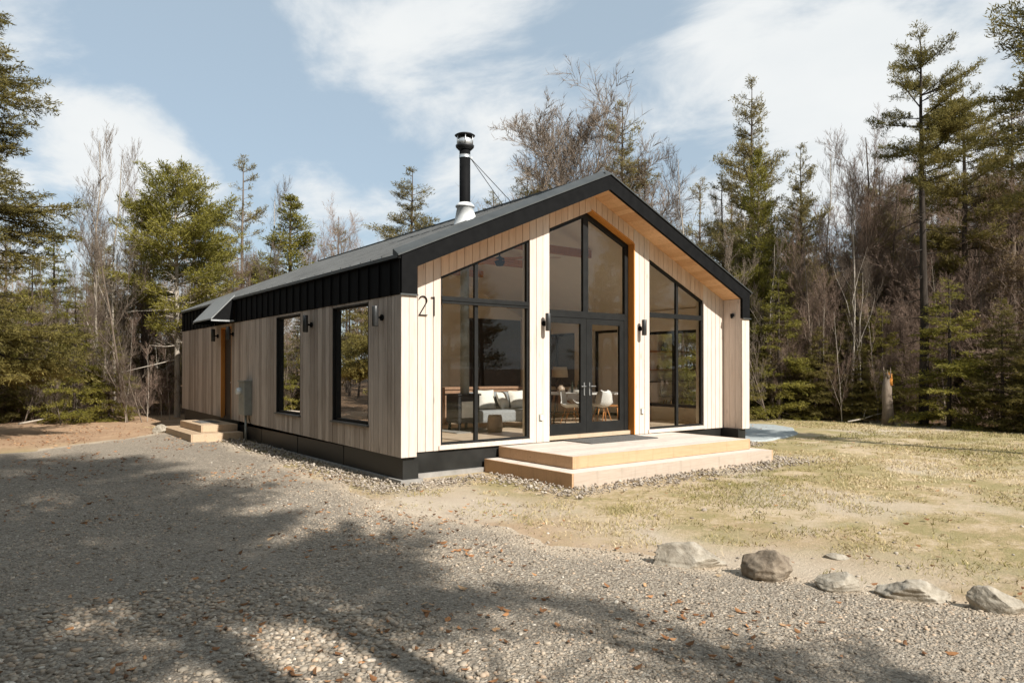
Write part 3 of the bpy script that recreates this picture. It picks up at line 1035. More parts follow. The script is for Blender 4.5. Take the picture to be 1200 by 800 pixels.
m.box(W - WW - .12, W, 0, .068, -.52, -.365); m.box(W - .068, W, .068, L, -.52, -.365)
hp(m, 'footing', M['concrete'])


# windows ------------------------------------------------------------
def inset(poly, d):
    n = len(poly)
    area = sum(poly[i][0] * poly[(i + 1) % n][1] - poly[(i + 1) % n][0] * poly[i][1] for i in range(n))
    sg = 1 if area > 0 else -1
    lines = []
    for i in range(n):
        a = np.array(poly[i]); b = np.array(poly[(i + 1) % n])
        t = (b - a) / np.linalg.norm(b - a)
        nn = np.array((-t[1], t[0])) * sg
        dd = d[i] if hasattr(d, '__len__') else d
        lines.append((a + nn * dd, t))
    out = []
    for i in range(n):
        p, t = lines[i - 1]; q, s = lines[i]
        k = np.linalg.solve(np.array([[t[0], -s[0]], [t[1], -s[1]]]), q - p)
        out.append(tuple(p + t * k[0]))
    return out


def window(name, poly, axis, p0, p1, fwid, bars, gp, parent=None, pane='pane', glass=None):
    m = MB()
    ins = inset(poly, fwid)
    m.ring(poly, ins, axis, p0, p1)
    for b in bars:
        m.prism(b, axis, p0 + (.008 if p1 > p0 else -.008), p1 - (.004 if p1 > p0 else -.004))
    o = hp(m, name, M['blackframe'])
    g = MB()
    g.prism(inset(poly, [w_ * .8 for w_ in (fwid if hasattr(fwid, '__len__') else [fwid] * len(poly))]), axis, gp, gp + .008)
    g2 = MB(); g2.v = g.v[:len(poly)]; g2.f = [list(range(len(poly)))]; g2.r = [.5]; g2.sm = [False]; g2.mi = [0]
    g2.build(pane, M['glass'], o)
    return o


pw0, pw1 = RR + .03, RR + .10
wl = [(WL[0], .10), (WL[1], .10), (WL[1], zs(WL[1])), (WL[0], zs(WL[0]))]
t0, t1 = 2.655, 2.785
window('window', wl, 'x', pw0, pw1, .045, [[(1.86, .13), (1.935, .13), (1.935, zs(1.935) - .02), (1.86, zs(1.86) - .02)]], pw0 + .035)
m = MB(); m.box(WL[0] + .02, WL[1] - .02, pw0 - .035, pw0 + .02, t0, t1); m.box(WL[0] + .02, WL[1] - .02, pw0 - .05, pw0 - .034, t0 + .05, t0 + .064)
tr = hp(m, 'transom', M['blackframe'])
wr = [(WRR[0], .10), (WRR[1], .10), (WRR[1], zs(WRR[1])), (WRR[0], zs(WRR[0]))]
window('window', wr, 'x', pw0, pw1, .045, [[(7.60, .13), (7.675, .13), (7.675, zs(7.675) - .02), (7.60, zs(7.60) - .02)]], pw0 + .035)
m = MB(); m.box(WRR[0] + .02, WRR[1] - .02, pw0 - .02, pw0 + .02, t0 - .01, t1 - .03)
hp(m, 'transom', M['blackframe'])
# white reveal trims
for x0, x1, w0 in ((WL[1] - .001, WL[1] + .05, WL[0]), (WRR[1] - .001, WRR[1] + .06, WRR[0])):
    m = MB()
    m.box(x0 + .003, x1, RR - .012, RR - .001, .1, zs(x1) - .01)
    hp(m, 'window_trim', M['clad'])
    m = MB()
    m.box(w0 - .05, x0 + .05, RR - .03, RR - .001, .02, .095)
    hp(m, 'window_sill', M['clad'])

# centre bay: gable light and french doors, set back
pd0, pd1 = RR + .17, RR + .25
zt0, zt1 = 2.55, 2.69
gp_ = [(CB[0], zt0), (CB[1], zt0), (CB[1], zr(CB[1])), (HX, zr(HX)), (CB[0], zr(CB[0]))]
window('gable_window', gp_, 'x', pd0, pd1, [zt1 - zt0, .11, .09, .09, .05], [[(HX - .075, zt0 + .05), (HX + .075, zt0 + .05), (HX + .075, zr(HX) - .08), (HX - .075, zr(HX) - .08)]], pd0 + .04)
m = MB()
m.box(CB[0], CB[0] + .07, pd0, pd1, .09, zt0 - .002); m.box(CB[1] - .13, CB[1], pd0, pd1, .09, zt0 - .002)
m.box(CB[0], CB[1], pd0 - .02, pd1, .012, .088)
hp(m, 'door_frame', M['blackframe'])
for i, (a, b) in enumerate(((CB[0] + .072, 4.845), (4.851, CB[1] - .132))):
    poly = [(a, .092), (b, .092), (b, zt0 - .006), (a, zt0 - .006)]
    m = MB()
    fwid = [.24, .165, .12, .12] if i == 0 else [.24, .13, .12, .165]
    ins = inset(poly, fwid)
    m.ring(poly, ins, 'x', pd0 + .012, pd1 - .01)
    dr = hp(m, 'glazed_door', M['blackframe'])
    g = MB(); q = inset(poly, [f_ * .8 for f_ in fwid])
    g.add([(u_, pd0 + .04, z_) for u_, z_ in q], [(0, 1, 2, 3)])
    g.build('pane', M['glass'], dr)
    hx = b - .075 if i == 0 else a + .075
    sg = -1 if i == 0 else 1
    h = MB()
    h.box(hx - .014, hx + .014, pd0 - .004, pd0 + .011, .90, 1.18)
    h.tube([(hx, pd0 - .0, 1.10), (hx, pd0 - .055, 1.10), (hx + sg * .13, pd0 - .055, 1.10)], .011, 8)
    h.lathe([(.0, 0), (.014, 0), (.014, .012), (0, .012)], (hx, pd0 - .006, .91), 8)
    h.build('handle', M['lever'], dr, .002)
m = MB()
m.prism([(CB[1] - .001, .012), (CB[1] + .028, .012), (CB[1] + .028, zr(CB[1] + .028) + .02), (CB[1] - .001, zr(CB[1]) + .02)], 'x', RR - .006, pd1)
m.prism([(HX, zr(HX)), (CB[1] - .001, zr(CB[1])), (CB[1] - .001, zr(CB[1]) + .04), (HX, zr(HX) + .04)], 'x', RR - .006, pd1)
m.prism([(HX, zr(HX)), (HX, zr(HX) + .04), (CB[0], zr(CB[0]) + .04), (CB[0], zr(CB[0]))], 'x', RR + .024, pd1)
m.box(CB[0] - .03, CB[0], RR + .024, pd1, .012, zr(CB[0]))
hp(m, 'door_surround', M['cedar'])
# inner plaster ceiling line behind the frames is the interior wall already

# left side windows
for (a, b) in SW:
    poly = [(a, SZ0), (b, SZ0), (b, SZ1), (a, SZ1)]
    o = window('window', poly, 'y', .05, .11, .05, [], .085)
    s_ = MB(); s_.box(-.045, .05, a - .03, b + .03, SZ0 - .035, SZ0 - .004)
    s_.build('sill', M['cap'], o)
    s_ = MB(); s_.box(.0, .05, a, a + .02, SZ0, SZ1); s_.box(.0, .05, b - .02, b, SZ0, SZ1); s_.box(.0, .05, a, b, SZ1 - .02, SZ1)
    s_.build('reveal', M['blackframe'], o)
# right side windows and door, incl. the added daylight opening
for (a, b, z0, z1) in RW:
    poly = [(a, z0), (b, z0), (b, z1), (a, z1)]
    mid = (a + b) / 2
    bars = [[(mid - .04, z0 + .03), (mid + .04, z0 + .03), (mid + .04, z1 - .03), (mid - .04, z1 - .03)]] if b - a > 1.5 else []
    window('window', poly, 'y', W - .11, W - .05, .075, bars, W - .085)
# side door, recessed
m = MB(); m.box(.10, .15, SD[0] + .03, SD[1] - .03, .13, 2.58)
sd_ = hp(m, 'side_door', M['darkpanel'])
h = MB(); h.tube([(.10, SD[0] + .12, 1.1), (.05, SD[0] + .12, 1.1), (.05, SD[0] + .24, 1.1)], .012, 8); h.build('handle', M['galv'], sd_)
m = MB(); m.box(-.004, .27, SD[1] - .03, SD[1] + .012, .11, 2.62); m.box(.0, .27, SD[0], SD[0] + .03, .11, 2.6); m.box(.0, .27, SD[0] + .03, SD[1] - .03, 2.58, 2.619)
hp(m, 'door_surround', M['cedar'])

# awning over the side door
m = MB()
ya, yb = 9.12, 11.0
for (z_, th) in ((0, .035),):
    A = [(-.02, ya, 3.44), (-.62, ya, 2.79), (-.62, yb, 2.79), (-.02, yb, 3.44)]
    m.add(A + [(p[0], p[1], p[2] - th) for p in A], [(3, 2, 1, 0), (4, 5, 6, 7), (0, 1, 5, 4), (1, 2, 6, 5), (2, 3, 7, 6), (3, 0, 4, 7)])
M['awn'] = plain('awning_sheet', (.26, .265, .255), .5, .3, .1)
aw = hp(m, 'awning', M['awn'])
m = MB()
for y_ in (ya + .03, yb - .03):
    m = MB()
    m.prism([(-.60, 2.76), (-.04, 3.36), (-.04, 3.30), (-.06, 2.72), (-.60, 2.72)], 'x', y_ - .01, y_ + .01)
    m.build('awning_side', M['black'], aw)
m = MB(); m.box(-.62, -.04, ya - .005, ya + .019, 2.722, 2.762)
m.build('awning_bracket', M['galv'], aw)
m = MB(); m.box(-.62, -.04, yb - .019, yb + .005, 2.722, 2.762)
m.build('awning_bracket', M['galv'], aw)


# house number 21 -----------------------------------------------------
def stroke(mb, pts, wd, y0, y1):
    n = len(pts)
    Lf, Rt = [], []
    for i in range(n):
        a = np.array(pts[max(i - 1, 0)]); b = np.array(pts[min(i + 1, n - 1)])
        t = (b - a) / np.linalg.norm(b - a); nn = np.array((-t[1], t[0])) * wd / 2
        Lf.append(np.array(pts[i]) + nn); Rt.append(np.array(pts[i]) - nn)
    for i in range(n - 1):
        mb.prism([tuple(Rt[i]), tuple(Rt[i + 1]), tuple(Lf[i + 1]), tuple(Lf[i])], 'x', y0, y1)


nb = MB()
x0, x1, zb_, ztp = .635, .80, 2.41, 2.755
cx_, r_ = (x0 + x1) / 2 + .0, .078
pts = [(cx_ + r_ * math.cos(t), ztp - r_ + r_ * math.sin(t)) for t in np.linspace(R(165), R(-28), 14)] + [(x0 + .01, zb_ + .012)]
stroke(nb, pts, .014, RR - .03, RR - .008)
stroke(nb, [(x0, zb_ + .011), (x1 + .005, zb_ + .011)], .014, RR - .029, RR - .009)
hp(nb, 'house_number_two', M['black'])
nb = MB()
stroke(nb, [(.945, zb_), (.945, ztp)], .014, RR - .03, RR - .008)
stroke(nb, [(.885, ztp - .014), (.934, ztp - .014)], .014, RR - .029, RR - .009)
hp(nb, 'house_number_one', M['black'])


# wall lamps ------------------------------------------------------------
def wall_lamp(loc, out, label, group='cylindrical wall lamps on the cabin'):
    e = empty('wall_lamp', loc, 0, label, 'wall lamp', group)
    ox, oy = out
    m = MB()
    m.lathe([(0, -.175), (.05, -.175), (.055, -.165), (.055, .165), (.05, .175), (0, .175)], (ox * .14, oy * .14, 0), 20)
    m.build('lamp_body', M['lampbody'], e)
    m = MB()
    m.tube([(ox * .002, oy * .002, -.02), (ox * .03, oy * .03, -.02)], .055, 16)
    m.tube([(ox * .03, oy * .03, -.02), (ox * .10, oy * .10, -.02)], .02, 10)
    m.build('mount', M['black'], e)
    return e


M['lampbody'] = plain('lamp_body_metal', (.075, .076, .074), .32, .6, .1)
wall_lamp((3.50, RR - .001, 2.40), (0, -1), 'cylindrical wall lamp left of the glass double doors')
wall_lamp((6.30, RR - .001, 2.39), (0, -1), 'cylindrical wall lamp right of the glass double doors')
wall_lamp((-.001, .66, 2.37), (-1, 0), 'cylindrical wall lamp on the side wall nearest the front corner')
wall_lamp((-.001, 3.82, 2.40), (-1, 0), 'cylindrical wall lamp between the two side windows')
wall_lamp((-.001, 9.30, 2.42), (-1, 0), 'cylindrical wall lamp on the near side of the side door')
wall_lamp((-.001, 10.75, 2.42), (-1, 0), 'cylindrical wall lamp on the far side of the side door')


def outlet(loc, label):
    e = empty('outdoor_outlet', loc, 0, label, 'outlet', 'covered outdoor outlets')
    m = MB(); m.box(-.045, .045, -.012, 0, -.07, .07); m.build('plate', M['grey'], e, .004)
    m = MB(); m.box(-.032, .032, -.045, -.0125, -.05, .055); m.build('cover', M['white'], e, .008)


outlet((3.42, RR - .001, .50), 'white outdoor outlet below the lamp left of the double doors')
outlet((6.37, RR - .001, .52), 'white outdoor outlet below the lamp right of the double doors')
m = MB(); m.box(W - WW - .06, W - WW - .001, .22, .30, 2.76, 2.83); m.lathe([(0, -.05), (.03, -.04), (.035, 0), (0, .0)], (W - WW - .05, .26, 2.76), 10)
tag(m.build('floodlight_sensor', M['black'], None, .004), 'small black sensor high on the inner face of the right wing wall', 'sensor')

# electric meter
e = empty('electric_meter', (0, 7.95, .25), 0, 'grey green electric meter box with conduit on the side wall', 'meter')
m = MB(); m.box(-.19, -.002, -.24, .24, .06, .90); m.build('box', M['grey'], e, .012)
m = MB(); m.box(-.21, -.003, -.26, .26, .895, .93); m.build('hood', M['grey'], e, .006)
m = MB(); m.tube([(-.19, .07, .66), (-.26, .07, .66), (-.30, .07, .66)], [.09, .088, .07], 20); m.build('meter_dial', M['glow'], e)
m = MB(); m.tube([(-.10, -.06, .06), (-.10, -.06, -.66)], .03, 12); m.build('conduit', M['grey'], e)
m = MB(); m.tube([(-.05, -.16, .06), (-.06, -.20, -.02), (-.04, -.22, -.14), (.04, -.25, -.2)], .012, 8); m.build('cable', M['black'], e)

# chimney flue
CHX, CHY = 3.15, 2.86
zc0 = zo(CHX) + .015
e = empty('stove_chimney', (CHX, CHY, zc0), 0, 'black metal stove chimney with capped top and pale flashing cone on the roof', 'chimney')
m = MB()
nn = 28
prof = [(.27, -.0, 1), (.245, .02, 1), (.175, .32, 0), (.21, .325, 0), (.21, .355, 0), (.14, .42, 0), (.12, .42, 0)]
vs = []
for r_, z_, tilt in prof:
    for k in range(nn):
        a = 2 * math.pi * k / nn
        vs.append((r_ * math.cos(a), r_ * math.sin(a), z_ + (SL * r_ * math.cos(a) if tilt else 0)))
m.add(vs, [(i * nn + k, i * nn + (k + 1) % nn, (i + 1) * nn + (k + 1) % nn, (i + 1) * nn + k) for i in range(len(prof) - 1) for k in range(nn)], .5, True)
m.build('flashing_cone', M['flashing'], e)
m = MB(); m.lathe([(.122, .30), (.122, 1.62), (.10, 1.62)], n=24); m.build('flue_pipe', M['black'], e)
m = MB(); m.lathe([(.129, 1.42), (.129, 1.49), (.12, 1.49)], n=24); m.box(.12, .19, -.03, .03, 1.43, 1.48); m.build('clamp_band', M['galv'], e)
m = MB(); m.lathe([(.14, 1.60), (.20, 1.66), (.21, 1.70), (.19, 1.70)], n=28); m.lathe([(0, 1.905), (.21, 1.91), (.23, 1.925), (.18, 1.955), (.0, 1.985)], n=28)
m.build('rain_cap', M['iron'], e)
m = MB(); m.lathe([(.165, 1.70), (.185, 1.74), (.185, 1.80), (.165, 1.84)], n=28)
for k in range(6):
    a = k * math.pi / 3; m.tube([(.19 * math.cos(a), .19 * math.sin(a), 1.70), (.19 * math.cos(a), .19 * math.sin(a), 1.92)], .01, 6)
m.build('cap_screen', M['galv'], e)
for k, (gx, gy) in enumerate(((4.62, 3.05), (4.66, 3.45))):
    m = MB()
    zz = zo(gx) + .04 - zc0
    m.tube([(.15, 0, 1.45 - k * .0), (gx - CHX, gy - CHY, zz)], .0085, 6)
    m.box(gx - CHX - .04, gx - CHX + .04, gy - CHY - .03, gy - CHY + .03, zz - .04, zz + .01)
    m.build('brace_rod', M['iron'], e)

# ------------------------------------------------------------------ deck, steps, mats
DX0, DX1, DY, LX0, LX1, LY = 2.365, 7.365, -1.567, 2.03, 7.64, -1.92
dk = empty('entrance_deck', ((DX0 + DX1) / 2, -.7, -.47), 0, 'two level timber deck in front of the glass double doors', 'deck')
o_ = tuple(-c for c in dk.location)


def platform(x0, x1, y0, y1, z0, z1, parent, nm, mt_top, mt, off):
    m = MB()
    m.box(x0 + .04, x1 - .04, y0, y0 + .038, z0, z1 - .001, random.random())
    m.build(nm + '_front', mt, parent, .002, off)
    m = MB()
    m.box(x0, x0 + .038, y0, y1, z0, z1 - .001, random.random())
    m.build(nm + '_side', M['deck'], parent, .002, off)
    m = MB()
    m.box(x1 - .038, x1, y0, y1, z0, z1 - .001, random.random())
    m.build(nm + '_side', M['deck'], parent, .002, off)
    m = MB()
    yy = y0 + .04; n = max(1, round((y1 - yy) / .14)); st = (y1 - yy) / n
    for k in range(n):
        xs = [x0 + .04, random.uniform(x0 + 1.5, x1 - 1.5), x1 - .04]
        for a, b in zip(xs[:-1], xs[1:]):
            m.box(a + .001, b - .001, yy + st * k + .005, yy + st * (k + 1) - .005, z1 - .035, z1 + random.uniform(-.001, .001), random.random())
    m.build(nm + '_boards', mt_top, parent, .002, off)


platform(DX0, DX1, DY, RR - .032, -.20, .005, dk, 'upper_level', M['deck_top'], M['deck'], o_)
platform(LX0, LX1, LY, RR - .032, -.47, -.207, dk, 'lower_level', M['deck_top'], M['deck_low'] if 'deck_low' in M else M['deck'], o_)
m = MB()
m.box(4.0, 5.95, -.28, .50, .008, .026)
k = 0
while k < 60:
    xa = 4.0 + k * .0325
    m.box(xa + .004, xa + .026, -.31, -.279, .008, .02); k += 1
tag(m.build('doormat', M['mat'], None), 'wide dark grey doormat in front of the glass double doors', 'doormat')

st_ = empty('side_steps', (-.6, 10, -.34), 0, 'two pale timber box steps below the side door', 'steps')
o_ = tuple(-c for c in st_.location)


def ybox(x0, x1, y0, y1, z0, z1, nm):
    m = MB()
    m.box(x0, x0 + .04, y0 + .002, y1 - .002, z0, z1, .3); m.box(x0 + .042, x1, y0, y0 + .04, z0, z1, .7); m.box(x0 + .042, x1, y1 - .04, y1, z0, z1, .5)
    n = max(2, round((x1 - x0) / .2))
    for k in range(n):
        a = x0 + .042 + (x1 - x0 - .042) * k / n
        m.box(a + .002, a + (x1 - x0 - .042) / n - .002, y0 + .042, y1 - .042, z1 - .03, z1 - .002, random.random())
    m.build(nm, M['step'], st_, .003, o_)


UPX, UPY0, UPY1, LOX, LOY0, LOY1 = -.92, 8.85, 11.1, -1.28, 8.35, 11.6
ybox(UPX, -.02, UPY0, UPY1, -.145, .03, 'upper_step')
ybox(LOX, -.02, LOY0, LOY1, -.38, -.148, 'lower_step')
m = MB(); m.box(-.75, -.25, 9.6, 10.5, .029, .042)
tag(m.build('doormat', M['mat'], None), 'small grey doormat on top of the side steps', 'doormat')


# ------------------------------------------------------------------ furniture seen through the glass
def shell_chair(loc, rz, label):
    e = empty('shell_chair', loc, rz, label, 'chair', 'white shell chairs at the dining table')
    # profile from front lip to top of the back
    prof = [(.24, .43, .20), (.20, .45, .22), (.05, .435, .23), (-.10, .43, .23), (-.19, .47, .225), (-.235, .58, .22), (-.26, .72, .20), (-.275, .80, .15), (-.275, .83, .08)]
    n = 9
    vs = []
    for (y_, z_, hw) in prof:
        for k in range(n):
            u_ = -1 + 2 * k / (n - 1)
            lift = .09 * abs(u_) ** 3 * (1 if z_ < .5 else .4)
            fwd = .07 * abs(u_) ** 2.5 * (1 if z_ > .5 else 0)
            vs.append((u_ * hw, y_ + fwd, z_ + lift))
    nv = len(vs)
    fs = [(i * n + k, i * n + k + 1, (i + 1) * n + k + 1, (i + 1) * n + k) for i in range(len(prof) - 1) for k in range(n - 1)]
    m = MB(); m.add(vs, fs, .5, True)
    o = m.build('shell', M['white'], e)
    so = o.modifiers.new('solid', 'SOLIDIFY'); so.thickness = .012
    for sx in (-1, 1):
        for sy in (-1, 1):
            m = MB(); m.tube([(sx * .10, sy * .10, .42), (sx * .21, sy * .22, 0)], [.013, .009], 8); m.build('leg', M['chairwood'], e)
    m = MB()
    m.tube([(-.12, -.12, .33), (.12, .12, .33)], .005, 6); m.tube([(.12, -.12, .33), (-.12, .12, .33)], .005, 6); m.build('stretcher', M['iron'], e)
    return e


FZ = .10


def at(px, depth, z=None):
    rt = (px - 600) / FPX
    c, s = math.cos(YAW), math.sin(YAW)
    x_ = CAM[0] + depth * (rt * c + s); y_ = CAM[1] + depth * (-rt * s + c)
    return (x_, y_, float(gz(x_, y_)) if z is None else z)


shell_chair(at(669, 17.2, FZ), R(-150), 'white shell chair at the left end of the dining table')
shell_chair(at(705, 17.5, FZ), R(-25), 'white shell chair seen from behind at the near side of the table')
shell_chair(at(676, 19.6, FZ), R(160), 'white shell chair on the far side of the dining table')
# windsor chair
e = empty('wooden_chair', at(717, 18.0, FZ), R(35), 'honey coloured wooden spindle back chair beside the dining table', 'chair')
m = MB(); m.box(-.22, .22, -.21, .21, .43, .46); m.build('seat', M['chairwood'], e, .012)
for sx in (-1, 1):
    for sy in (-1, 1):
        m = MB(); m.tube([(sx * .17, sy * .16, .43), (sx * .22, sy * .21, 0)], [.02, .013], 8); m.build('leg', M['chairwood'], e)
m = MB()
for k in range(6):
    u_ = -1 + 2 * k / 5
    m.tube([(u_ * .18, -.19, .46), (u_ * .21, -.27, .98)], .010, 6)
m.box(-.25, .25, -.295, -.262, .95, 1.06)
m.build('backrest', M['chairwood'], e, .004)
m = MB(); m.tube([(-.2, -.19, .2), (.2, -.19, .2)], .01, 6); m.tube([(-.2, .19, .2), (.2, .19, .2)], .01, 6); m.build('stretcher', M['chairwood'], e)
# table
tx, ty, _ = at(690, 18.4, FZ)
e = empty('dining_table', (tx, ty, FZ), R(-32), 'pale topped dining table behind the glass double doors', 'table')
m = MB(); m.box(-1.05, 1.05, -.45, .45, .72, .755); m.build('tabletop', M['white'], e, .006)
for sx in (-1, 1):
    for sy in (-1, 1):
        m = MB(); m.tube([(sx * .9, sy * .34, .72), (sx * .98, sy * .40, 0)], [.03, .018], 8); m.build('leg', M['darkpanel'], e)


def on_table(u_, v_):
    c, s = math.cos(R(-32)), math.sin(R(-32))
    return (tx + u_ * c - v_ * s, ty + u_ * s + v_ * c, FZ + .756)


for (u_, v_, lab) in ((-.42, .1, 'dark glass bottle on the dining table, nearer the lamp'), (-.22, .22, 'dark glass bottle on the dining table, nearer the amber jar')):
    m = MB(); m.lathe([(0, 0), (.037, 0), (.037, .18), (.014, .23), (.014, .30), (0, .30)], n=14)
    tag(m.build('bottle', M['bottle'], None, 0, on_table(u_, v_)), lab, 'bottle', 'bottles on the dining table')
m = MB(); m.lathe([(0, 0), (.05, 0), (.055, .06), (.05, .15), (.04, .16), (0, .16)], n=16)
tag(m.build('candle_jar', M['amber'], None, 0, on_table(-.10, -.05)), 'amber candle jar glowing orange on the dining table', 'jar')
m = MB(); m.lathe([(0, 0), (.05, 0), (.13, .05), (.14, .07), (.125, .06), (.05, .015), (0, .015)], n=20)
tag(m.build('bowl', M['white'], None, 0, on_table(-.30, -.15)), 'shallow white bowl on the dining table', 'bowl')
m = MB(); m.lathe([(0, 0), (.06, 0), (.10, .05), (.10, .13), (.05, .17), (.045, .19), (0, .19)], n=20)
tag(m.build('ceramic_vase', M['ceramic'], None, 0, on_table(-.72, .05)), 'round tan ceramic vase at the left end of the dining table', 'vase')
# sideboard with lamp
sx_, sy_, _ = at(662, 20.6, FZ)
e = empty('sideboard', (sx_, sy_, FZ), R(-37), 'low dark sideboard behind the dining table', 'sideboard')
m = MB(); m.box(-.7, .7, -.2, .2, .12, .76); m.build('cabinet', M['darkpanel'], e, .006)
m = MB()
for k in range(3): m.box(-.68 + k * .46, -.68 + k * .46 + .44, -.215, -.201, .15, .73)
m.build('cabinet_door', M['leather'], e, .003)
for sx in (-1, 1):
    for sy in (-1, 1):
        m = MB(); m.tube([(sx * .6, sy * .15, .12), (sx * .62, sy * .16, 0)], .015, 8); m.build('leg', M['darkpanel'], e)
lx_, ly_, _ = at(656, 20.5, FZ)
e = empty('table_lamp', (lx_, ly_, FZ + .765), 0, 'table lamp with a wide linen drum shade on the sideboard', 'lamp')
m = MB(); m.lathe([(0, 0), (.09, 0), (.13, .08), (.12, .2), (.05, .3), (.02, .34), (.02, .42), (0, .42)], n=20); m.build('lamp_base', M['darkpanel'], e)
m = MB(); m.lathe([(.24, .36), (.21, .66)], n=28); o = m.build('lamp_shade', M['shade'], e)
o.modifiers.new('s', 'SOLIDIFY').thickness = .004

# sofa seen through the left window
sfx, sfy, _ = at(590, 16.9, FZ)
e = empty('sofa', (sfx, sfy, FZ), R(-8), 'grey fabric sofa behind the left front window', 'sofa')
m = MB(); m.box(-1.0, 1.0, -.42, .42, .14, .42); m.build('seat', M['fabric'], e, .05)
m = MB(); m.box(-1.0, 1.0, .25, .45, .42, .82); m.build('backrest', M['fabric'], e, .06)
for sx in (-1, 1):
    m = MB(); a, b = sorted((sx * .86, sx * 1.04)); m.box(a, b, -.44, .45, .14, .64); m.build('armrest', M['fabric'], e, .04)
for sx in (-1, 1):
    for sy in (-1, 1):
        m = MB(); m.tube([(sx * .92, sy * .36, .14), (sx * .96, sy * .39, 0)], [.022, .014], 8); m.build('leg', M['chairwood'], e)


def cushion(loc, rz, tilt, s, mat, label, grp='cushions on the sofa'):
    m = MB(); n = 10
    vs = []
    for sd in (1, -1):
        for i in range(n + 1):
            for j in range(n + 1):
                u_, v_ = -1 + 2 * i / n, -1 + 2 * j / n
                t = .10 * (1 - abs(u_) ** 3) ** .6 * (1 - abs(v_) ** 3) ** .6
                pin = 1 - .06 * (1 - abs(u_ * v_))
                vs.append((u_ * s * pin, sd * t, v_ * s * pin + s))
    k2 = (n + 1) ** 2
    fs = []
    for i in range(n):
        for j in range(n):
            a = i * (n + 1) + j
            fs.append((a, a + 1, a + n + 2, a + n + 1)); fs.append((k2 + a, k2 + a + n + 1, k2 + a + n + 2, k2 + a + 1))
    m.add(vs, fs, .5, True)
    o = m.build('cushion', mat, None, 0, loc)
    o.rotation_euler = (tilt, 0, rz)
    tag(o, label, 'cushion', grp)


def sofa_pt(u_, v_, z_):
    c, s = math.cos(R(-8)), math.sin(R(-8))
    return (sfx + u_ * c - v_ * s, sfy + u_ * s + v_ * c, FZ + z_)


cushion(sofa_pt(-.35, .14, .43), R(-8), R(-18), .23, M['cushion'], 'cream square cushion at the left of the sofa')
cushion(sofa_pt(.08, .05, .43), R(30), R(-20), .21, M['cushion'], 'cream cushion standing on edge in the middle of the sofa')
cushion(sofa_pt(.50, .14, .43), R(-4), R(-20), .22, M['cushion'], 'cream cushion against the right arm of the sofa')
m = MB(); m.box(-1.1, 1.1, -.2, .2, 0, 1.12)
e2 = empty('console', sofa_pt(.1, 1.35, 0), R(-8), 'tan wooden console table behind the sofa', 'console')
m2 = MB(); m2.box(-1.1, 1.1, -.2, .2, .86, .92); m2.build('top', M['leather'], e2, .005)
m2 = MB(); m2.box(-1.08, 1.08, -.17, .18, .45, .858); m2.build('drawer_front', M['leather'], e2, .005)
for sx in (-1, 1):
    m2 = MB(); a, b = sorted((sx * 1.0, sx * 1.08)); m2.box(a, b, -.17, .18, 0, .449); m2.build('leg', M['leather'], e2)
# pouffe / stump stool
m = MB(); m.lathe([(0, 0), (.15, 0), (.17, .1), (.16, .30), (.14, .38), (0, .38)], n=18)
tag(m.build('stool', M['ceramic'], None, .0, at(580, 15.4, FZ)), 'round pinkish stool standing before the sofa', 'stool')
# stove
e = empty('wood_stove', (CHX - .05, CHY, FZ), 0, 'cast iron wood stove under the flue behind the left front window', 'stove')
m = MB(); m.box(-.28, .28, -.25, .25, .18, .78); m.box(-.31, .31, -.28, .28, .781, .82); m.build('firebox', M['iron'], e, .01)
m = MB(); m.box(-.2, .2, -.262, -.2505, .3, .66); m.build('stove_door', M['glow'], e, .005)
for sx in (-1, 1):
    for sy in (-1, 1):
        m = MB(); m.box(sx * .22 - .025, sx * .22 + .025, sy * .2 - .025, sy * .2 + .025, 0, .18); m.build('leg', M['iron'], e)
m = MB(); m.lathe([(.10, .82), (.10, 4.5)], (.05, 0, 0), 20); m.build('stove_pipe', M['pipe'] if 'pipe' in M else M['grey'], e)
# hearth slab
m = MB(); m.box(CHX - .6, CHX + .5, CHY - .6, CHY + .5, FZ + .001, FZ + .02)
tag(m.build('hearth_slab', M['concrete'], None, .003), 'grey hearth slab under the wood stove', 'slab')


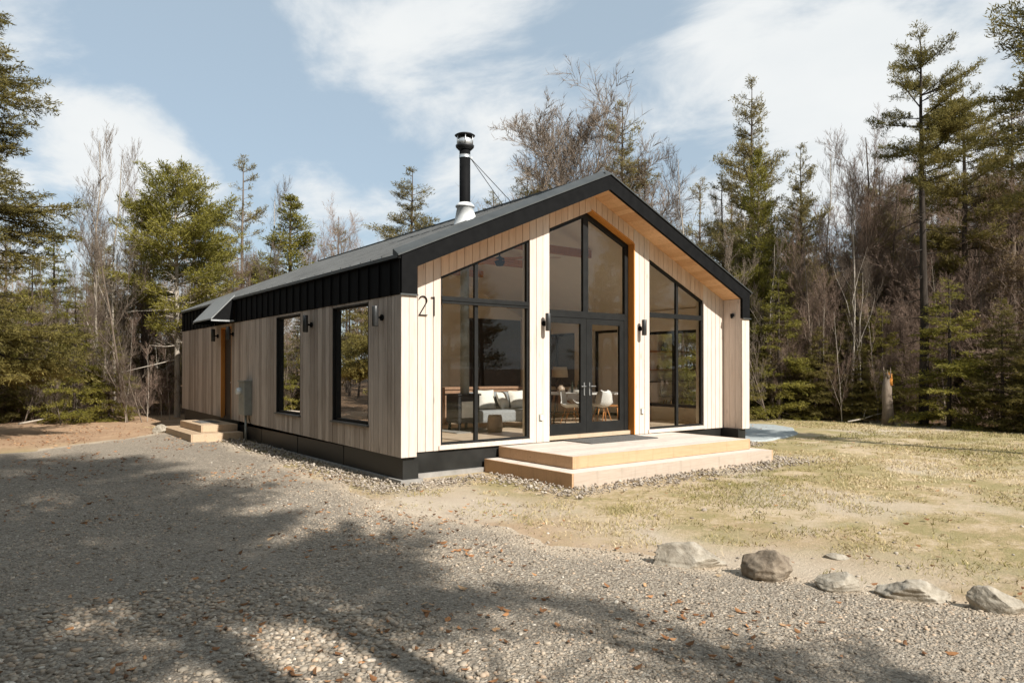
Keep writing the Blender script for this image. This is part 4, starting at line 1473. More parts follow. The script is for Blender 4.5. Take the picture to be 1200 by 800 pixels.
for zsh, lab in ((1.42, 'lower wooden wall shelf seen through the side windows'), (2.12, 'upper wooden wall shelf seen through the side windows')):
    m = MB(); m.box(.5, 4.2, 8.22, 8.496, zsh, zsh + .045)
    tag(m.build('wall_shelf', M['chairwood'], None, .003), lab, 'shelf', 'kitchen wall shelves')
e = empty('kitchen_counter', (2.3, 8.2, FZ), 0, 'pale kitchen counter under the wall shelves', 'counter')
m = MB(); m.box(-1.8, 1.9, -.30, .29, .10, .86)
m.build('cabinet', M['plaster'], e)
m = MB(); m.box(-1.83, 1.93, -.33, .292, .862, .90); m.build('worktop', M['darkpanel'], e, .003)
for k, (x_, z_, r_, h_, mt_, nm_, lab) in enumerate(((.9, 1.466, .07, .2, 'ceramic', 'ceramic_jar', 'tan jar on the lower wall shelf, at its left end'), (1.3, 1.466, .05, .28, 'bottle', 'bottle', 'dark bottle on the lower wall shelf'),
                                     (2.7, 1.466, .10, .12, 'darkpanel', 'bowl', 'dark bowl on the lower wall shelf'), (3.3, 1.466, .06, .16, 'ceramic', 'ceramic_jar', 'tan jar on the lower wall shelf, at its right end'),
                                     (1.1, 2.166, .08, .18, 'white', 'jug', 'white jug on the upper wall shelf'), (2.9, 2.166, .14, .34, 'iron', 'round_pot', 'large black round pot on the upper wall shelf'),
                                     (1.2, 1.001, .09, .3, 'iron', 'coffee_maker', 'black coffee maker on the kitchen counter'), (3.2, 1.001, .07, .25, 'cushion', 'kettle', 'cream kettle on the kitchen counter'))):
    m = MB(); m.lathe([(0, 0), (r_ * .8, 0), (r_, h_ * .3), (r_ * .9, h_ * .75), (r_ * .5, h_ * .9), (r_ * .55, h_), (0, h_)], n=16)
    tag(m.build(nm_, M[mt_], None, 0, (x_, 8.3, z_)), lab, nm_.replace('_', ' ').split(' ')[-1], 'kitchen jars and pots')


def fan(loc, label, rz):
    e = empty('ceiling_fan', loc, rz, label, 'ceiling fan', 'ceiling fans')
    m = MB(); m.tube([(0, 0, 0), (0, 0, .62)], .018, 8); m.build('downrod', M['black'], e)
    m = MB(); m.lathe([(0, -.14), (.07, -.13), (.11, -.05), (.10, .02), (.03, .06), (0, .06)], n=20); m.build('motor', M['black'], e)
    for k in range(4):
        a = k * math.pi / 2 + .3
        c, s = math.cos(a), math.sin(a)
        A = [(.1, -.05, -.03), (.72, -.085, -.045), (.76, 0, -.03), (.72, .085, -.015), (.1, .05, -.01)]
        A = [(x_ * c - y_ * s, x_ * s + y_ * c, z_) for x_, y_, z_ in A]
        m = MB(); m.add(A + [(p[0], p[1], p[2] - .012) for p in A], [(0, 1, 2, 3, 4), (9, 8, 7, 6, 5)] + [(i, i + 5, (i + 1) % 5 + 5, (i + 1) % 5) for i in range(5)])
        m.build('blade', M['chairwood'], e)


fan((3.15, 1.55, 3.75), 'dark ceiling fan hanging behind the left front window', 0)
fan((5.2, 3.1, 4.2), 'ceiling fan hanging behind the gable window above the doors', .5)

# ------------------------------------------------------------------ rocks by the drive
def rock(name, px, py, wd, dp, ht, rz, seed, mat, label, shape, z=-.455, grp='rocks lining the drive'):
    rt = (px - 600) / FPX
    up = (425.3 + 6.7 - py) / FPX
    depth = (z - CAM[2]) / up
    x_, y_, _ = at(px, depth)
    import bmesh
    bm = bmesh.new()
    bmesh.ops.create_icosphere(bm, subdivisions=5, radius=1)
    rnd = random.Random(seed)
    planes = []
    for k in range(22):
        n_ = Vector((rnd.uniform(-1, 1), rnd.uniform(-1, 1), rnd.uniform(-.5, 1))).normalized()
        planes.append((n_, rnd.uniform(.55, .90)))
    from mathutils import noise as mn
    for v in bm.verts:
        p = v.co.copy()
        for n_, dd in planes:
            q = p.dot(n_)
            if q > dd: p -= n_ * (q - dd) * .97
        f = mn.fractal(p * 1.3 + Vector((seed * 3.1, 0, 0)), 1, 2, 5) * .07 + mn.fractal(p * 5 + Vector((seed, 5, 0)), 1, 2, 4) * .035 - .10 * max(0, mn.noise(Vector((p.x * 1.1, p.y * 1.1, p.z * 7 + seed)))) ** 1.0
        p *= 1 + f
        sx = shape(p.x)
        p = Vector((p.x * wd / 2, p.y * dp / 2, p.z * ht * sx * .62))
        v.co = p
    me = D.meshes.new(name)
    bm.to_mesh(me); bm.free()
    a = me.attributes.new('rnd', 'FLOAT', 'FACE')
    me.polygons.foreach_set('use_smooth', [True] * len(me.polygons))
    me.materials.append(mat)
    o = link(name, me, None, (x_, y_, float(gz(x_, y_)) + ht * .22))
    o.rotation_euler = (0, 0, rz)
    tag(o, label, 'rock', grp)
    return o


one = lambda x: 1.0
RA = -YAW - .12
rock('rock', 806, 661, .80, .44, .34, RA - .05, 3, M['rock_pale'], 'pale wedge shaped rock nearest the deck, leftmost beside the drive', lambda x: 1.0 - .42 * x)
rock('rock', 897, 675, .62, .46, .35, RA, 8, M['rock_brown'], 'rounded brown boulder, the tallest of the rocks beside the drive', lambda x: 1.08 - .15 * x)
rock('rock', 975, 689, .46, .34, .25, RA, 12, M['rock_pale'], 'low pale rock half buried between the brown boulder and the flat slab', lambda x: .85 + .1 * x)
rock('rock', 1067, 700, .66, .40, .22, RA, 17, M['rock_pale'], 'flat fractured grey slab second from the right edge of the photo', lambda x: 1.0)
rock('rock', 1170, 716, .52, .32, .24, RA - .2, 23, M['rock_pale'], 'smooth grey rock at the right edge of the photo', lambda x: 1 - .35 * x)
rock('rock', 978, 652, .30, .2, .07, RA, 31, M['rock_pale'], 'thin flat pale stone lying in the lawn behind the rocks', one)
rock('rock', 190, 508, .50, .4, .30, 0, 41, M['rock_pale'], 'pale stone lying beside the side steps', one, -.33)

# ------------------------------------------------------------------ trees
def tubes_np(segs, n=5):
    """segs: list of (p0,p1,r0,r1) -> verts, quads"""
    P0 = np.array([s[0] for s in segs]); P1 = np.array([s[1] for s in segs])
    r0 = np.array([s[2] for s in segs]); r1 = np.array([s[3] for s in segs])
    d = P1 - P0
    d /= np.linalg.norm(d, axis=1)[:, None] + 1e-9
    up = np.tile(np.array([.31, .17, .93]), (len(segs), 1))
    a = np.cross(d, up); a /= np.linalg.norm(a, axis=1)[:, None] + 1e-9
    b = np.cross(d, a)
    V = []
    for P, r in ((P0, r0), (P1, r1)):
        for k in range(n):
            t = 2 * math.pi * k / n
            V.append(P + (a * math.cos(t) + b * math.sin(t)) * r[:, None])
    V = np.stack(V, 1)
    F = np.array([(k, (k + 1) % n, n + (k + 1) % n, n + k) for k in range(n)])
    F = (F[None] + (np.arange(len(segs)) * 2 * n)[:, None, None]).reshape(-1, 4)
    return V.reshape(-1, 3), F


def cat(parts):
    Vs, Fs, o = [], [], 0
    for V, F in parts:
        Vs.append(V); Fs.append(F + o); o += len(V)
    return np.concatenate(Vs), np.concatenate(Fs)


def bare_tree(seed, h, spread, r0, nl=13, fork=.25, up=.75, dense=1.0, lean=0, rmin=.0035):
    rg = random.Random(seed)
    segs = {0: [], 1: []}

    def rv(s): return Vector((rg.gauss(0, s), rg.gauss(0, s), rg.gauss(0, s)))

    def grow(p, d, ln, r, lev):
        nst = 6 if lev == 0 else (5 if lev == 1 else (4 if lev == 2 else 3))
        step = ln / nst
        pts = [p.copy()]
        dd = d.copy()
        for i in range(nst):
            dd = (dd + rv(.07 if lev == 0 else .16) + Vector((0, 0, .10 * up if lev else .05))).normalized()
            p2 = p + dd * step
            ra = r * (1 - .8 * i / nst); rb = r * (1 - .8 * (i + 1) / nst)
            segs[0 if lev <= 1 else 1].append((tuple(p), tuple(p2), ra, rb))
            p = p2; pts.append(p.copy())
            if lev < 4 and ln > .16:
                f = (i + 1) / nst
                if lev == 0 and f < fork: continue
                nb = {0: nl / nst, 1: 2.1 * dense, 2: 2.3 * dense, 3: 1.7 * dense}[lev]
                k = int(nb) + (rg.random() < nb % 1)
                for _ in range(k):
                    ax = dd.cross(rv(1)).normalized()
                    ang = rg.uniform(.45, .95) if lev else rg.uniform(.5, 1.05)
                    nd = (dd * math.cos(ang) + ax * math.sin(ang))
                    nd = (nd + Vector((0, 0, .35 * up))).normalized()
                    if lev == 0: l2 = spread * (1.25 - f * .75) * rg.uniform(.7, 1.15)
                    else: l2 = ln * rg.uniform(.38, .62) * (1.15 - .5 * f)
                    grow(p - dd * step * rg.random(), nd, l2, max(rb * rg.uniform(.4, .62), rmin), lev + 1)
    grow(Vector((0, 0, -.1)), Vector((lean, 0, 1)).normalized(), h, r0, 0)
    V0, F0 = tubes_np(segs[0], 6)
    V1, F1 = tubes_np(segs[1], 3)
    return (V0, F0), (V1, F1)


def spray(P, Dv, ln, wd, rg, flat=.5):
    """one narrow quad per needle spray"""
    n = len(P)
    d = Dv / (np.linalg.norm(Dv, axis=1)[:, None] + 1e-9)
    up = np.tile([0., 0, 1], (n, 1)) + rg.normal(0, flat, (n, 3))
    a = np.cross(d, up); a /= np.linalg.norm(a, axis=1)[:, None] + 1e-9
    L_ = ln[:, None]; w = wd[:, None]
    V = np.stack([P, P + d * L_ * .45 + a * w, P + d * L_, P + d * L_ * .5 - a * w], 1)
    F = np.arange(4 * n).reshape(-1, 4)
    return V.reshape(-1, 3), F


def conifer(seed, h, base, rad, prof, whorl=.3, nb=5, droop=-.15, ntw=9, nsp=6, sl=.17, sw=.028, r0=.16, gap=.0, lean=0., flat=.6, dead=0, tipup=.12, sd=1.0, dn=6.0):
    rg = np.random.default_rng(seed)
    segs = []
    nt = 10
    bx = np.cumsum(rg.normal(0, .012 * h / 10, (nt + 1, 2)), 0); bx -= bx[0]
    bx[:, 0] += lean * np.linspace(0, 1, nt + 1) * h
    def tp(z):
        f = np.clip(z / h, 0, 1) * nt
        i = int(min(f, nt - 1)); g = f - i
        return np.array([*(bx[i] * (1 - g) + bx[i + 1] * g), z])
    for i in range(nt):
        z0, z1 = h * i / nt - (.15 if i == 0 else 0), h * (i + 1) / nt
        a = np.array([*bx[i], z0]); b = np.array([*bx[i + 1], z1])
        segs.append((a, b, r0 * (1 - i / nt) ** .8 + .008, r0 * (1 - (i + 1) / nt) ** .8 + .008))
    twigs = []
    P, Dn, Ln, Rn = [], [], [], []
    ball = flat > .9
    z = base * h
    while z < h * .99:
        f = (z / h - base) / (1 - base)
        k = max(2, int(rg.poisson(nb)))
        for _ in range(k):
            if rg.random() < gap: continue
            az = rg.uniform(0, 2 * math.pi)
            ln = rad * prof(f) * rg.uniform(.6, 1.15)
            if ln < .08: ln = .08
            o = tp(z + rg.uniform(-.1, .1) * whorl)
            d0 = np.array([math.cos(az), math.sin(az), droop + .35 * f + rg.normal(0, .10)])
            crn = rg.uniform(0, 1)
            m = 4
            pts = [o]
            for i in range(m):
                dd = d0 + np.array([0, 0, tipup * (i / m) * 2 - (.12 if droop < 0 else 0) * (1 - i / m)])
                dd = dd / np.linalg.norm(dd)
                pts.append(pts[-1] + dd * ln / m)
            rb = min(.03, .007 + ln * .008) * (r0 / .16) ** .5
            for i in range(m):
                segs.append((pts[i], pts[i + 1], rb * (1 - i / m) + .003, rb * (1 - (i + 1) / m) + .003))
            nt_ = max(2, int(ntw * ln / rad * sd))
            for q in range(nt_):
                s_ = .22 + .78 * (q + rg.random()) / nt_
                fi = min(s_ * m, m - .001); i = int(fi)
                p = pts[i] + (pts[i + 1] - pts[i]) * (fi - i)
                dd = (pts[i + 1] - pts[i]); dd = dd / np.linalg.norm(dd)
                side = np.cross(dd, [0, 0, 1]) * (1 if q % 2 else -1)
                tl = ln * .42 * (1.1 - s_) + .10
                td = dd * .7 + side * rg.uniform(.4, 1.0) + np.array([0, 0, rg.normal(0, .32 if ball else .2) - (.12 if droop < 0 else -.05)])
                td /= np.linalg.norm(td)
                twigs.append((p, p + td * tl, .004, .002))
                ns = max(6, int(nsp * dn * tl / .4))
                tt = (np.arange(ns) + rg.random(ns)) / ns
                pp_ = p + td * tl * tt[:, None] + rg.normal(0, .045 if ball else .022, (ns, 3))
                nd = td * .7 + rg.normal(0, .75 if ball else .42, (ns, 3)) + (np.array([0, 0, .35]) if ball else 0) + (side * .2 + dd * .5) * rg.choice([-1, 1], ns)[:, None]
                P.append(pp_); Dn.append(nd); Ln.append(rg.uniform(.5, 1.15, ns) * sl * .82); Rn.append(np.full(ns, crn) * .5 + rg.random(ns) * .5)
        z += whorl * rg.uniform(.6, 1.4)
    for _ in range(dead):                       # dead snags lower on the trunk
        z = rg.uniform(.12, base + .25) * h
        az = rg.uniform(0, 6.28); ln = rad * rg.uniform(.25, .8)
        o = tp(z); d0 = np.array([math.cos(az), math.sin(az), rg.uniform(-.3, .15)])
        p1 = o + d0 * ln * .5; p2 = p1 + (d0 + rg.normal(0, .25, 3)) * ln * .5
        segs.append((o, p1, .02, .012)); twigs.append((p1, p2, .012, .003))
        for _k in range(4):
            g = rg.random(); q = o + (p2 - o) * g
            twigs.append((q, q + (d0 + rg.normal(0, .6, 3)) * ln * .25, .007, .002))
    Vt, Ft = cat([tubes_np(segs, 6), tubes_np(twigs, 3)])
    P = np.concatenate(P); Dn = np.concatenate(Dn); Ln = np.concatenate(Ln); Rn = np.concatenate(Rn)
    Vc, Fc = spray(P, Dn, Ln, Ln * sw / .17 * .62 * rg.uniform(.7, 1.4, len(P)), rg, flat)
    return (Vt, Ft), (Vc, Fc, Rn)


cone = lambda f: (1 - f) ** .8 * min(1, .55 + f * 3)
oval = lambda f: max(.1, math.sin(math.pi * min(1, .18 + .80 * f)) ** .8)
shaggy = lambda f: (1 - f) ** .55 * (.75 + .25 * math.sin(f * 23))
flagp = lambda f: .35 + .65 * math.sin(math.pi * min(1, f * .9 + .12)) if f < .95 else .3

PROTO = {}


def make_con(key, leafm, barkm, **kw):
    (Vt, Ft), (Vc, Fc, Rn) = conifer(**kw)
    PROTO[key] = (npmesh('trunk', Vt, Ft, np.zeros(len(Ft)), M[barkm], True), npmesh('crown', Vc, Fc, Rn, M[leafm]), (Vt, Ft, Vc, Fc, Rn, float(Vt[:, 2].max())))
    print(key, len(Fc), len(Ft))


def make_bare(key, barkm, twigm, **kw):
    (V0, F0), (V1, F1) = bare_tree(**kw)
    PROTO[key] = (npmesh('trunk', V0, F0, np.zeros(len(F0)), M[barkm], True), npmesh('twigs', V1, F1, np.zeros(len(F1)), M[twigm]), (V0, F0, V1, F1, None, float(max(V0[:, 2].max(), V1[:, 2].max()))))
    print(key, len(F0), len(F1))


make_con('hemlock_big', 'hemlock', 'bark_dark', seed=1, h=13, base=.14, rad=2.9, prof=shaggy, whorl=.22, nb=6.5, droop=-.16, ntw=22, nsp=9, sl=.15, sw=.026, r0=.2, gap=.1, flat=.8, dn=5)
make_con('hemlock_a', 'hemlock', 'bark_dark', seed=2, h=7, base=.02, rad=2.2, prof=cone, whorl=.17, nb=5.5, droop=-.24, ntw=16, nsp=8, sl=.15, sw=.028, r0=.08, gap=.08, flat=.8, dn=5)
make_con('hemlock_b', 'brightgreen', 'bark_dark', seed=3, h=5.5, base=.03, rad=1.9, prof=cone, whorl=.18, nb=5, droop=-.22, ntw=16, nsp=8, sl=.15, sw=.028, r0=.06, gap=.12, flat=.8, dn=5)
make_con('pine_bright', 'brightgreen', 'bark_pale', seed=4, h=8, base=.32, rad=2.1, prof=oval, whorl=.24, nb=6, droop=.16, ntw=13, nsp=9, sl=.17, sw=.026, r0=.09, gap=.12, dead=20, flat=1.2)
make_con('fir_bright', 'brightgreen', 'bark', seed=5, h=8, base=.12, rad=1.75, prof=cone, whorl=.20, nb=7, droop=.15, ntw=11, nsp=9, sl=.16, sw=.028, r0=.09, gap=.05, flat=1.0)
make_con('conifer_thin', 'olive', 'bark', seed=6, h=10, base=.26, rad=1.9, prof=shaggy, whorl=.30, nb=4.2, droop=.12, ntw=11, nsp=8, sl=.16, sw=.026, r0=.10, gap=.2, dead=16, flat=1.1)
make_con('conifer_olive', 'olive', 'bark_dark', seed=7, h=12, base=.18, rad=2.9, prof=shaggy, whorl=.28, nb=5.2, droop=.10, ntw=15, nsp=8, sl=.17, sw=.028, r0=.14, gap=.2, lean=.03, flat=1.1)
make_con('pine_tall', 'hemlock', 'bark_dark', seed=8, h=14, base=.60, rad=2.1, prof=flagp, whorl=.34, nb=3.8, droop=.10, ntw=15, nsp=11, sl=.16, sw=.028, r0=.17, gap=.25, dead=60, flat=1.3)
make_con('pine_dark', 'hemlock', 'bark_dark', seed=9, h=12, base=.45, rad=2.1, prof=oval, whorl=.32, nb=4.4, droop=.05, ntw=14, nsp=10, sl=.16, sw=.028, r0=.15, gap=.2, dead=40, flat=1.2)
make_con('spruce_rust', 'rust', 'bark', seed=10, h=11, base=.2, rad=2.3, prof=shaggy, whorl=.28, nb=5, droop=.05, ntw=12, nsp=7, sl=.16, sw=.024, r0=.13, gap=.2, dead=10, flat=1.0)
make_bare('bare_a', 'bark', 'bark_red', seed=21, h=7.5, spread=3.6, r0=.06, nl=11, up=1.25, fork=.22, dense=.95)
make_bare('bare_b', 'bark_pale', 'bark', seed=22, h=9, spread=3.4, r0=.05, nl=9, up=1.9, fork=.3, dense=.85)
make_bare('bare_c', 'bark', 'bark', seed=23, h=7, spread=2.4, r0=.04, nl=10, up=1.1, fork=.15, lean=.12, dense=.9)
make_bare('bare_d', 'bark_red', 'bark_red', seed=24, h=5.5, spread=3.0, r0=.05, nl=15, up=.7, fork=.05, dense=1.0)
make_bare('bare_big', 'bark', 'bark', seed=31, h=8, spread=5.6, r0=.2, nl=19, fork=.2, up=.5, dense=1.35, rmin=.0075)
make_bare('sapling', 'bark_pale', 'bark_red', seed=26, h=5, spread=1.8, r0=.022, nl=9, up=1.5, fork=.1, dense=.8)


def tree(key, name, px, depth, top=None, scale=None, rz=None, label=None, cat_='tree', group=None, wide=1.0, xy=None):
    tm, cm, info = PROTO[key]
    if xy is None:
        x_, y_, z_ = at(px, depth)
    else:
        x_, y_ = xy; z_ = float(gz(x_, y_))
    if top is not None:
        H = (432 - top) / FPX * depth + CAM[2] - z_
        scale = H / info[5]
    e = empty(name, (x_, y_, z_), random.uniform(0, 6.28) if rz is None else rz, label, cat_, group)
    e.scale = (scale * wide, scale * wide, scale)
    link('trunk', tm, e)
    link('twigs' if key.startswith('bare') or key == 'sapling' else 'crown', cm, e)
    return e


P_ = 'pine_tree'; H_ = 'hemlock_tree'; B_ = 'bare_tree'
# --- left side
tree('hemlock_big', H_, -35, 17.5, -95, rz=.3, label='huge dark hemlock filling the left edge of the photo', wide=1.0)
tree('hemlock_a', H_, 0, 23, 350, label='dark shaggy hemlock under the huge hemlock at the left edge')
tree('pine_bright', P_, 208, 25.5, 192, rz=1.2, label='bright green pine with a pale trunk left of the cabin', wide=1.05)
tree('hemlock_b', H_, 88, 22.8, 335, label='yellow green young hemlock below the tall bare stems on the left')
tree('hemlock_b', H_, 128, 23.6, 372, rz=1.5, label='low yellow green hemlock left of the leaning leafless stem')
tree('hemlock_b', H_, 62, 27.5, 265, rz=4, label='yellow green hemlock further back behind the dirt clearing', wide=.9)
tree('conifer_olive', P_, 168, 30, 235, rz=4, label='olive conifer in the shade behind the bright green pine', wide=.8)
tree('hemlock_b', H_, 38, 24.5, 300, label='yellow green young hemlock beside the huge hemlock')
tree('conifer_thin', P_, 283, 31, 180, label='thin airy conifer between the bright pine and the cone shaped fir')
tree('fir_bright', 'fir_tree', 340, 29, 228, label='dense bright green cone shaped fir behind the roof on the left', wide=1.5)
tree('conifer_olive', P_, 476, 36, 195, label='olive conifer standing alone above the roof left of the chimney', wide=1.25)
tree('conifer_thin', P_, 395, 36, 262, label='low thin conifer above the left roof slope')
tree('bare_b', B_, 118, 24, 132, label='tall pale leafless tree reaching highest on the left')
tree('bare_b', B_, 135, 25, 155, rz=2, label='slim leafless tree beside the tallest pale leafless tree')
tree('bare_c', B_, 150, 23.2, 215, label='leaning leafless stem left of the bright green pine')
tree('bare_a', B_, 165, 28, 195, label='leafless tree just left of the bright pine crown')
tree('bare_a', B_, 400, 35, 222, label='reddish leafless tree above the roof left of the lone olive conifer')
tree('bare_b', B_, 318, 30, 200, label='pale leafless pole rising beside the cone shaped fir')
tree('bare_c', B_, 28, 22.5, 330, label='crooked leafless sapling at the left edge by the dirt clearing')
tree('bare_c', B_, 72, 22.0, 350, rz=2.4, label='leaning pale sapling left of the dirt clearing')
tree('conifer_thin', P_, 248, 27, 240, label='thin conifer directly left of the cabin eave')
# --- behind the cabin
tree('bare_big', B_, 672, 40, 92, rz=.6, label='large spreading leafless tree rising behind the roof ridge', wide=1.0)
tree('conifer_olive', P_, 722, 42, 118, label='olive conifer behind the roof peak', wide=1.0)
tree('spruce_rust', P_, 755, 41, 190, label='rusty brown conifer just right of the roof peak')
tree('conifer_olive', P_, 622, 38, 196, label='broad olive conifer behind the chimney braces', wide=1.3)
tree('conifer_thin', P_, 580, 42, 225, label='small airy conifer just right of the chimney')
tree('bare_b', B_, 800, 36, 160, label='slender leafless tree alone in the gap right of the roof peak')
# --- right side
tree('conifer_olive', P_, 880, 31, 88, label='tall airy conifer above the right end of the roof', rz=.5, wide=.85)
tree('fir_bright', 'fir_tree', 889, 29, 175, label='yellow green fir crown in front of the tall airy conifer', wide=.8)
tree('conifer_olive', P_, 945, 30, 168, label='leaning olive conifer in the middle of the right wood', rz=2.0, wide=.8)
tree('bare_a', B_, 1022, 29, 125, label='tall fan shaped leafless tree left of the tall bare trunked pine')
tree('bare_b', B_, 975, 31, 150, label='fine twigged leafless tree between the olive conifer and the fan shaped one')
tree('pine_tall', P_, 1082, 24.5, 38, rz=1.0, label='tall pine with a long dark trunk and flag shaped crown', wide=.95)
tree('pine_dark', P_, 1133, 27, 100, label='dark crowned pine right of the tall bare trunked pine')
tree('spruce_rust', P_, 1188, 26, 120, label='rusty conifer at the right edge below the overhanging branches')
tree('pine_dark', P_, 1262, 15.5, -60, rz=2.2, label='pine outside the right edge with branches reaching into the photo', wide=1.15)
tree('conifer_thin', P_, 848, 33, 205, label='thin conifer right of the slender tree in the roof gap')
tree('hemlock_b', H_, 912, 26.6, 322, label='bright green young hemlock nearest the cabin on the right', wide=1.1)
tree('hemlock_a', H_, 960, 26.5, 380, label='low green hemlock second from the cabin on the right', wide=1.2)
tree('hemlock_a', H_, 1010, 25.5, 400, rz=1, label='low dark hemlock left of the broken trunk', wide=1.1)
tree('hemlock_b', H_, 1112, 23.6, 322, rz=2, label='broad drooping hemlock right of the tall dark trunk', wide=1.25)
tree('hemlock_a', H_, 1175, 22.4, 345, rz=2, label='drooping hemlock at the right edge of the lawn', wide=1.15)
tree('hemlock_a', H_, 1235, 21.2, 320, label='dark hemlock just past the right edge of the lawn')
tree('hemlock_a', H_, 1060, 26.5, 400, rz=3, label='dark hemlock between the two tall trunks on the right')
tree('bare_c', B_, 900, 25.8, 262, label='crooked leafless sapling beside the right end of the cabin')
tree('bare_d', B_, 1155, 25.5, 165, label='reddish tangle topped leafless tree right of the tall pine')
# broken trunk
e = empty('broken_trunk', at(1040, 24.3), 0, 'thick broken trunk with torn orange wood at its top', 'tree trunk')
m = MB(); m.tube([(0, 0, -.1), (.02, 0, .5), (-.02, .02, 1.1), (.03, 0, 1.7)], [.22, .17, .16, .13], 12)
for k in range(7):
    a = k * .9; m.tube([(.1 * math.cos(a), .1 * math.sin(a), 1.6), (.12 * math.cos(a), .12 * math.sin(a), 1.75 + .12 * (k % 3))], [.04, .004], 5)
m.build('trunk', M['bark'], e)
m = MB(); m.lathe([(0, 1.35), (.12, 1.34), (.10, 1.74), (0, 1.8)], (.03, -.045, 0), 8); m.build('torn_wood', M['cedar'], e)

for i, (px, dep, k, tp_) in enumerate(((704, 27, 'hemlock_b', 330), (738, 26, 'hemlock_a', 340), (768, 25, 'hemlock_b', 335), (800, 25.5, 'hemlock_b', 330), (835, 26, 'hemlock_a', 320))):
    tree(k, H_, px, dep, tp_, label=('first', 'second', 'third', 'fourth', 'fifth')[i] + ' young hemlock from the left seen through the cabin windows', group='hemlocks behind the cabin', wide=1.2)
# filler wood, individual trees in two depth rows
random.seed(99)
names = {'bare_a': (B_, 'leafless tree'), 'bare_b': (B_, 'slender leafless tree'), 'bare_c': (B_, 'crooked leafless tree'), 'bare_d': (B_, 'bushy reddish leafless tree'), 'sapling': ('bare_sapling', 'thin leafless sapling'),
         'hemlock_a': (H_, 'dark understory hemlock'), 'conifer_thin': (P_, 'thin conifer'), 'conifer_olive': (P_, 'olive conifer'), 'pine_dark': (P_, 'dark crowned pine'), 'hemlock_b': (H_, 'green understory hemlock')}


def zone(px):
    return 'on the left of the cabin' if px < 470 else ('behind the cabin' if px < 860 else 'right of the cabin')


TOPL = [(-80, 230), (60, 250), (150, 235), (260, 250), (330, 255), (420, 245), (520, 250), (600, 235), (700, 215), (800, 215), (860, 190), (950, 195), (1060, 165), (1150, 150), (1300, 120)]


ZONES = [(60, 'at the left edge'), (180, 'behind the tall pale stems'), (300, 'beside the bright green pine'), (440, 'above the left roof slope'), (600, 'behind the chimney'),
         (780, 'behind the roof peak'), (870, 'in the gap right of the peak'), (980, 'beside the cabin right end'), (1060, 'by the broken trunk'), (1120, 'around the tall pine'), (9999, 'at the right edge')]
FILL = []


def filler(keys, n, px0, px1, d0, d1, t0_, t1_, nm):
    for i in range(n):
        px = px0 + (px1 - px0) * (i + random.uniform(.1, .9)) / n
        dep = random.uniform(d0, d1)
        key = random.choice(keys)
        b = np.interp(px, [p for p, _ in TOPL], [q for _, q in TOPL])
        top = b + random.uniform(t0_, t1_)
        nme, lab = names[key]
        zn = next(z for q, z in ZONES if px < q)
        e = tree(key, nme, px, dep, top, label='x', group='%ss in the %s' % (lab, nm))
        FILL.append((px, '%s %s, %s' % (lab, zn, nm), e))


def label_fillers():
    by = {}
    for px, lab, e in FILL: by.setdefault(lab, []).append((px, e))
    pos = {1: [''], 5: ['leftmost', 'second', 'middle', 'fourth', 'rightmost'], 2: ['left', 'right'], 3: ['left', 'middle', 'right'], 4: ['leftmost', 'second', 'third', 'rightmost']}
    for lab, lst in by.items():
        lst.sort(key=lambda q: q[0])
        p = pos.get(len(lst), ['leftmost', 'second', 'third', 'fourth', 'fifth', 'sixth', 'seventh', 'eighth'][:len(lst) - 1] + ['rightmost'])
        for w_, (px, e) in zip(p, lst): e['label'] = (w_ + ' ' + lab).strip()


filler(['bare_a', 'bare_b', 'bare_c', 'bare_b'], 26, -60, 470, 24.5, 33, 0, 110, 'front row')
filler(['bare_a', 'bare_a', 'bare_b'], 24, 10, 330, 28, 36, 30, 130, 'middle row')
filler(['bare_a', 'bare_b', 'bare_a'], 26, 850, 1260, 26.5, 34, 10, 150, 'middle row')
filler(['bare_b', 'bare_a'], 10, 560, 860, 36, 42, -10, 60, 'middle row')
filler(['bare_a', 'bare_b', 'bare_b', 'conifer_olive', 'bare_c'], 26, 850, 1280, 26, 34, 0, 120, 'front row')
filler(['bare_a', 'bare_d', 'conifer_thin', 'bare_b', 'bare_a', 'conifer_olive'], 30, -100, 1300, 36, 46, 0, 60, 'back row')
filler(['bare_d', 'bare_a', 'conifer_olive', 'hemlock_a'], 26, -100, 480, 34, 44, 60, 130, 'back row')
filler(['bare_d', 'pine_dark', 'conifer_olive', 'bare_a', 'hemlock_a'], 26, 850, 1300, 33, 44, 40, 140, 'back row')
filler(['sapling', 'sapling', 'bare_c'], 26, -40, 300, 23, 28, 110, 190, 'brushy edge')
filler(['sapling', 'sapling', 'bare_d'], 34, 875, 1260, 25, 30, 110, 220, 'brushy edge')
filler(['hemlock_a', 'hemlock_b', 'hemlock_a'], 22, 880, 1290, 26, 32, 130, 210, 'shady floor')
filler(['hemlock_a', 'bare_d'], 10, -60, 220, 27, 33, 110, 210, 'shady floor')

label_fillers()
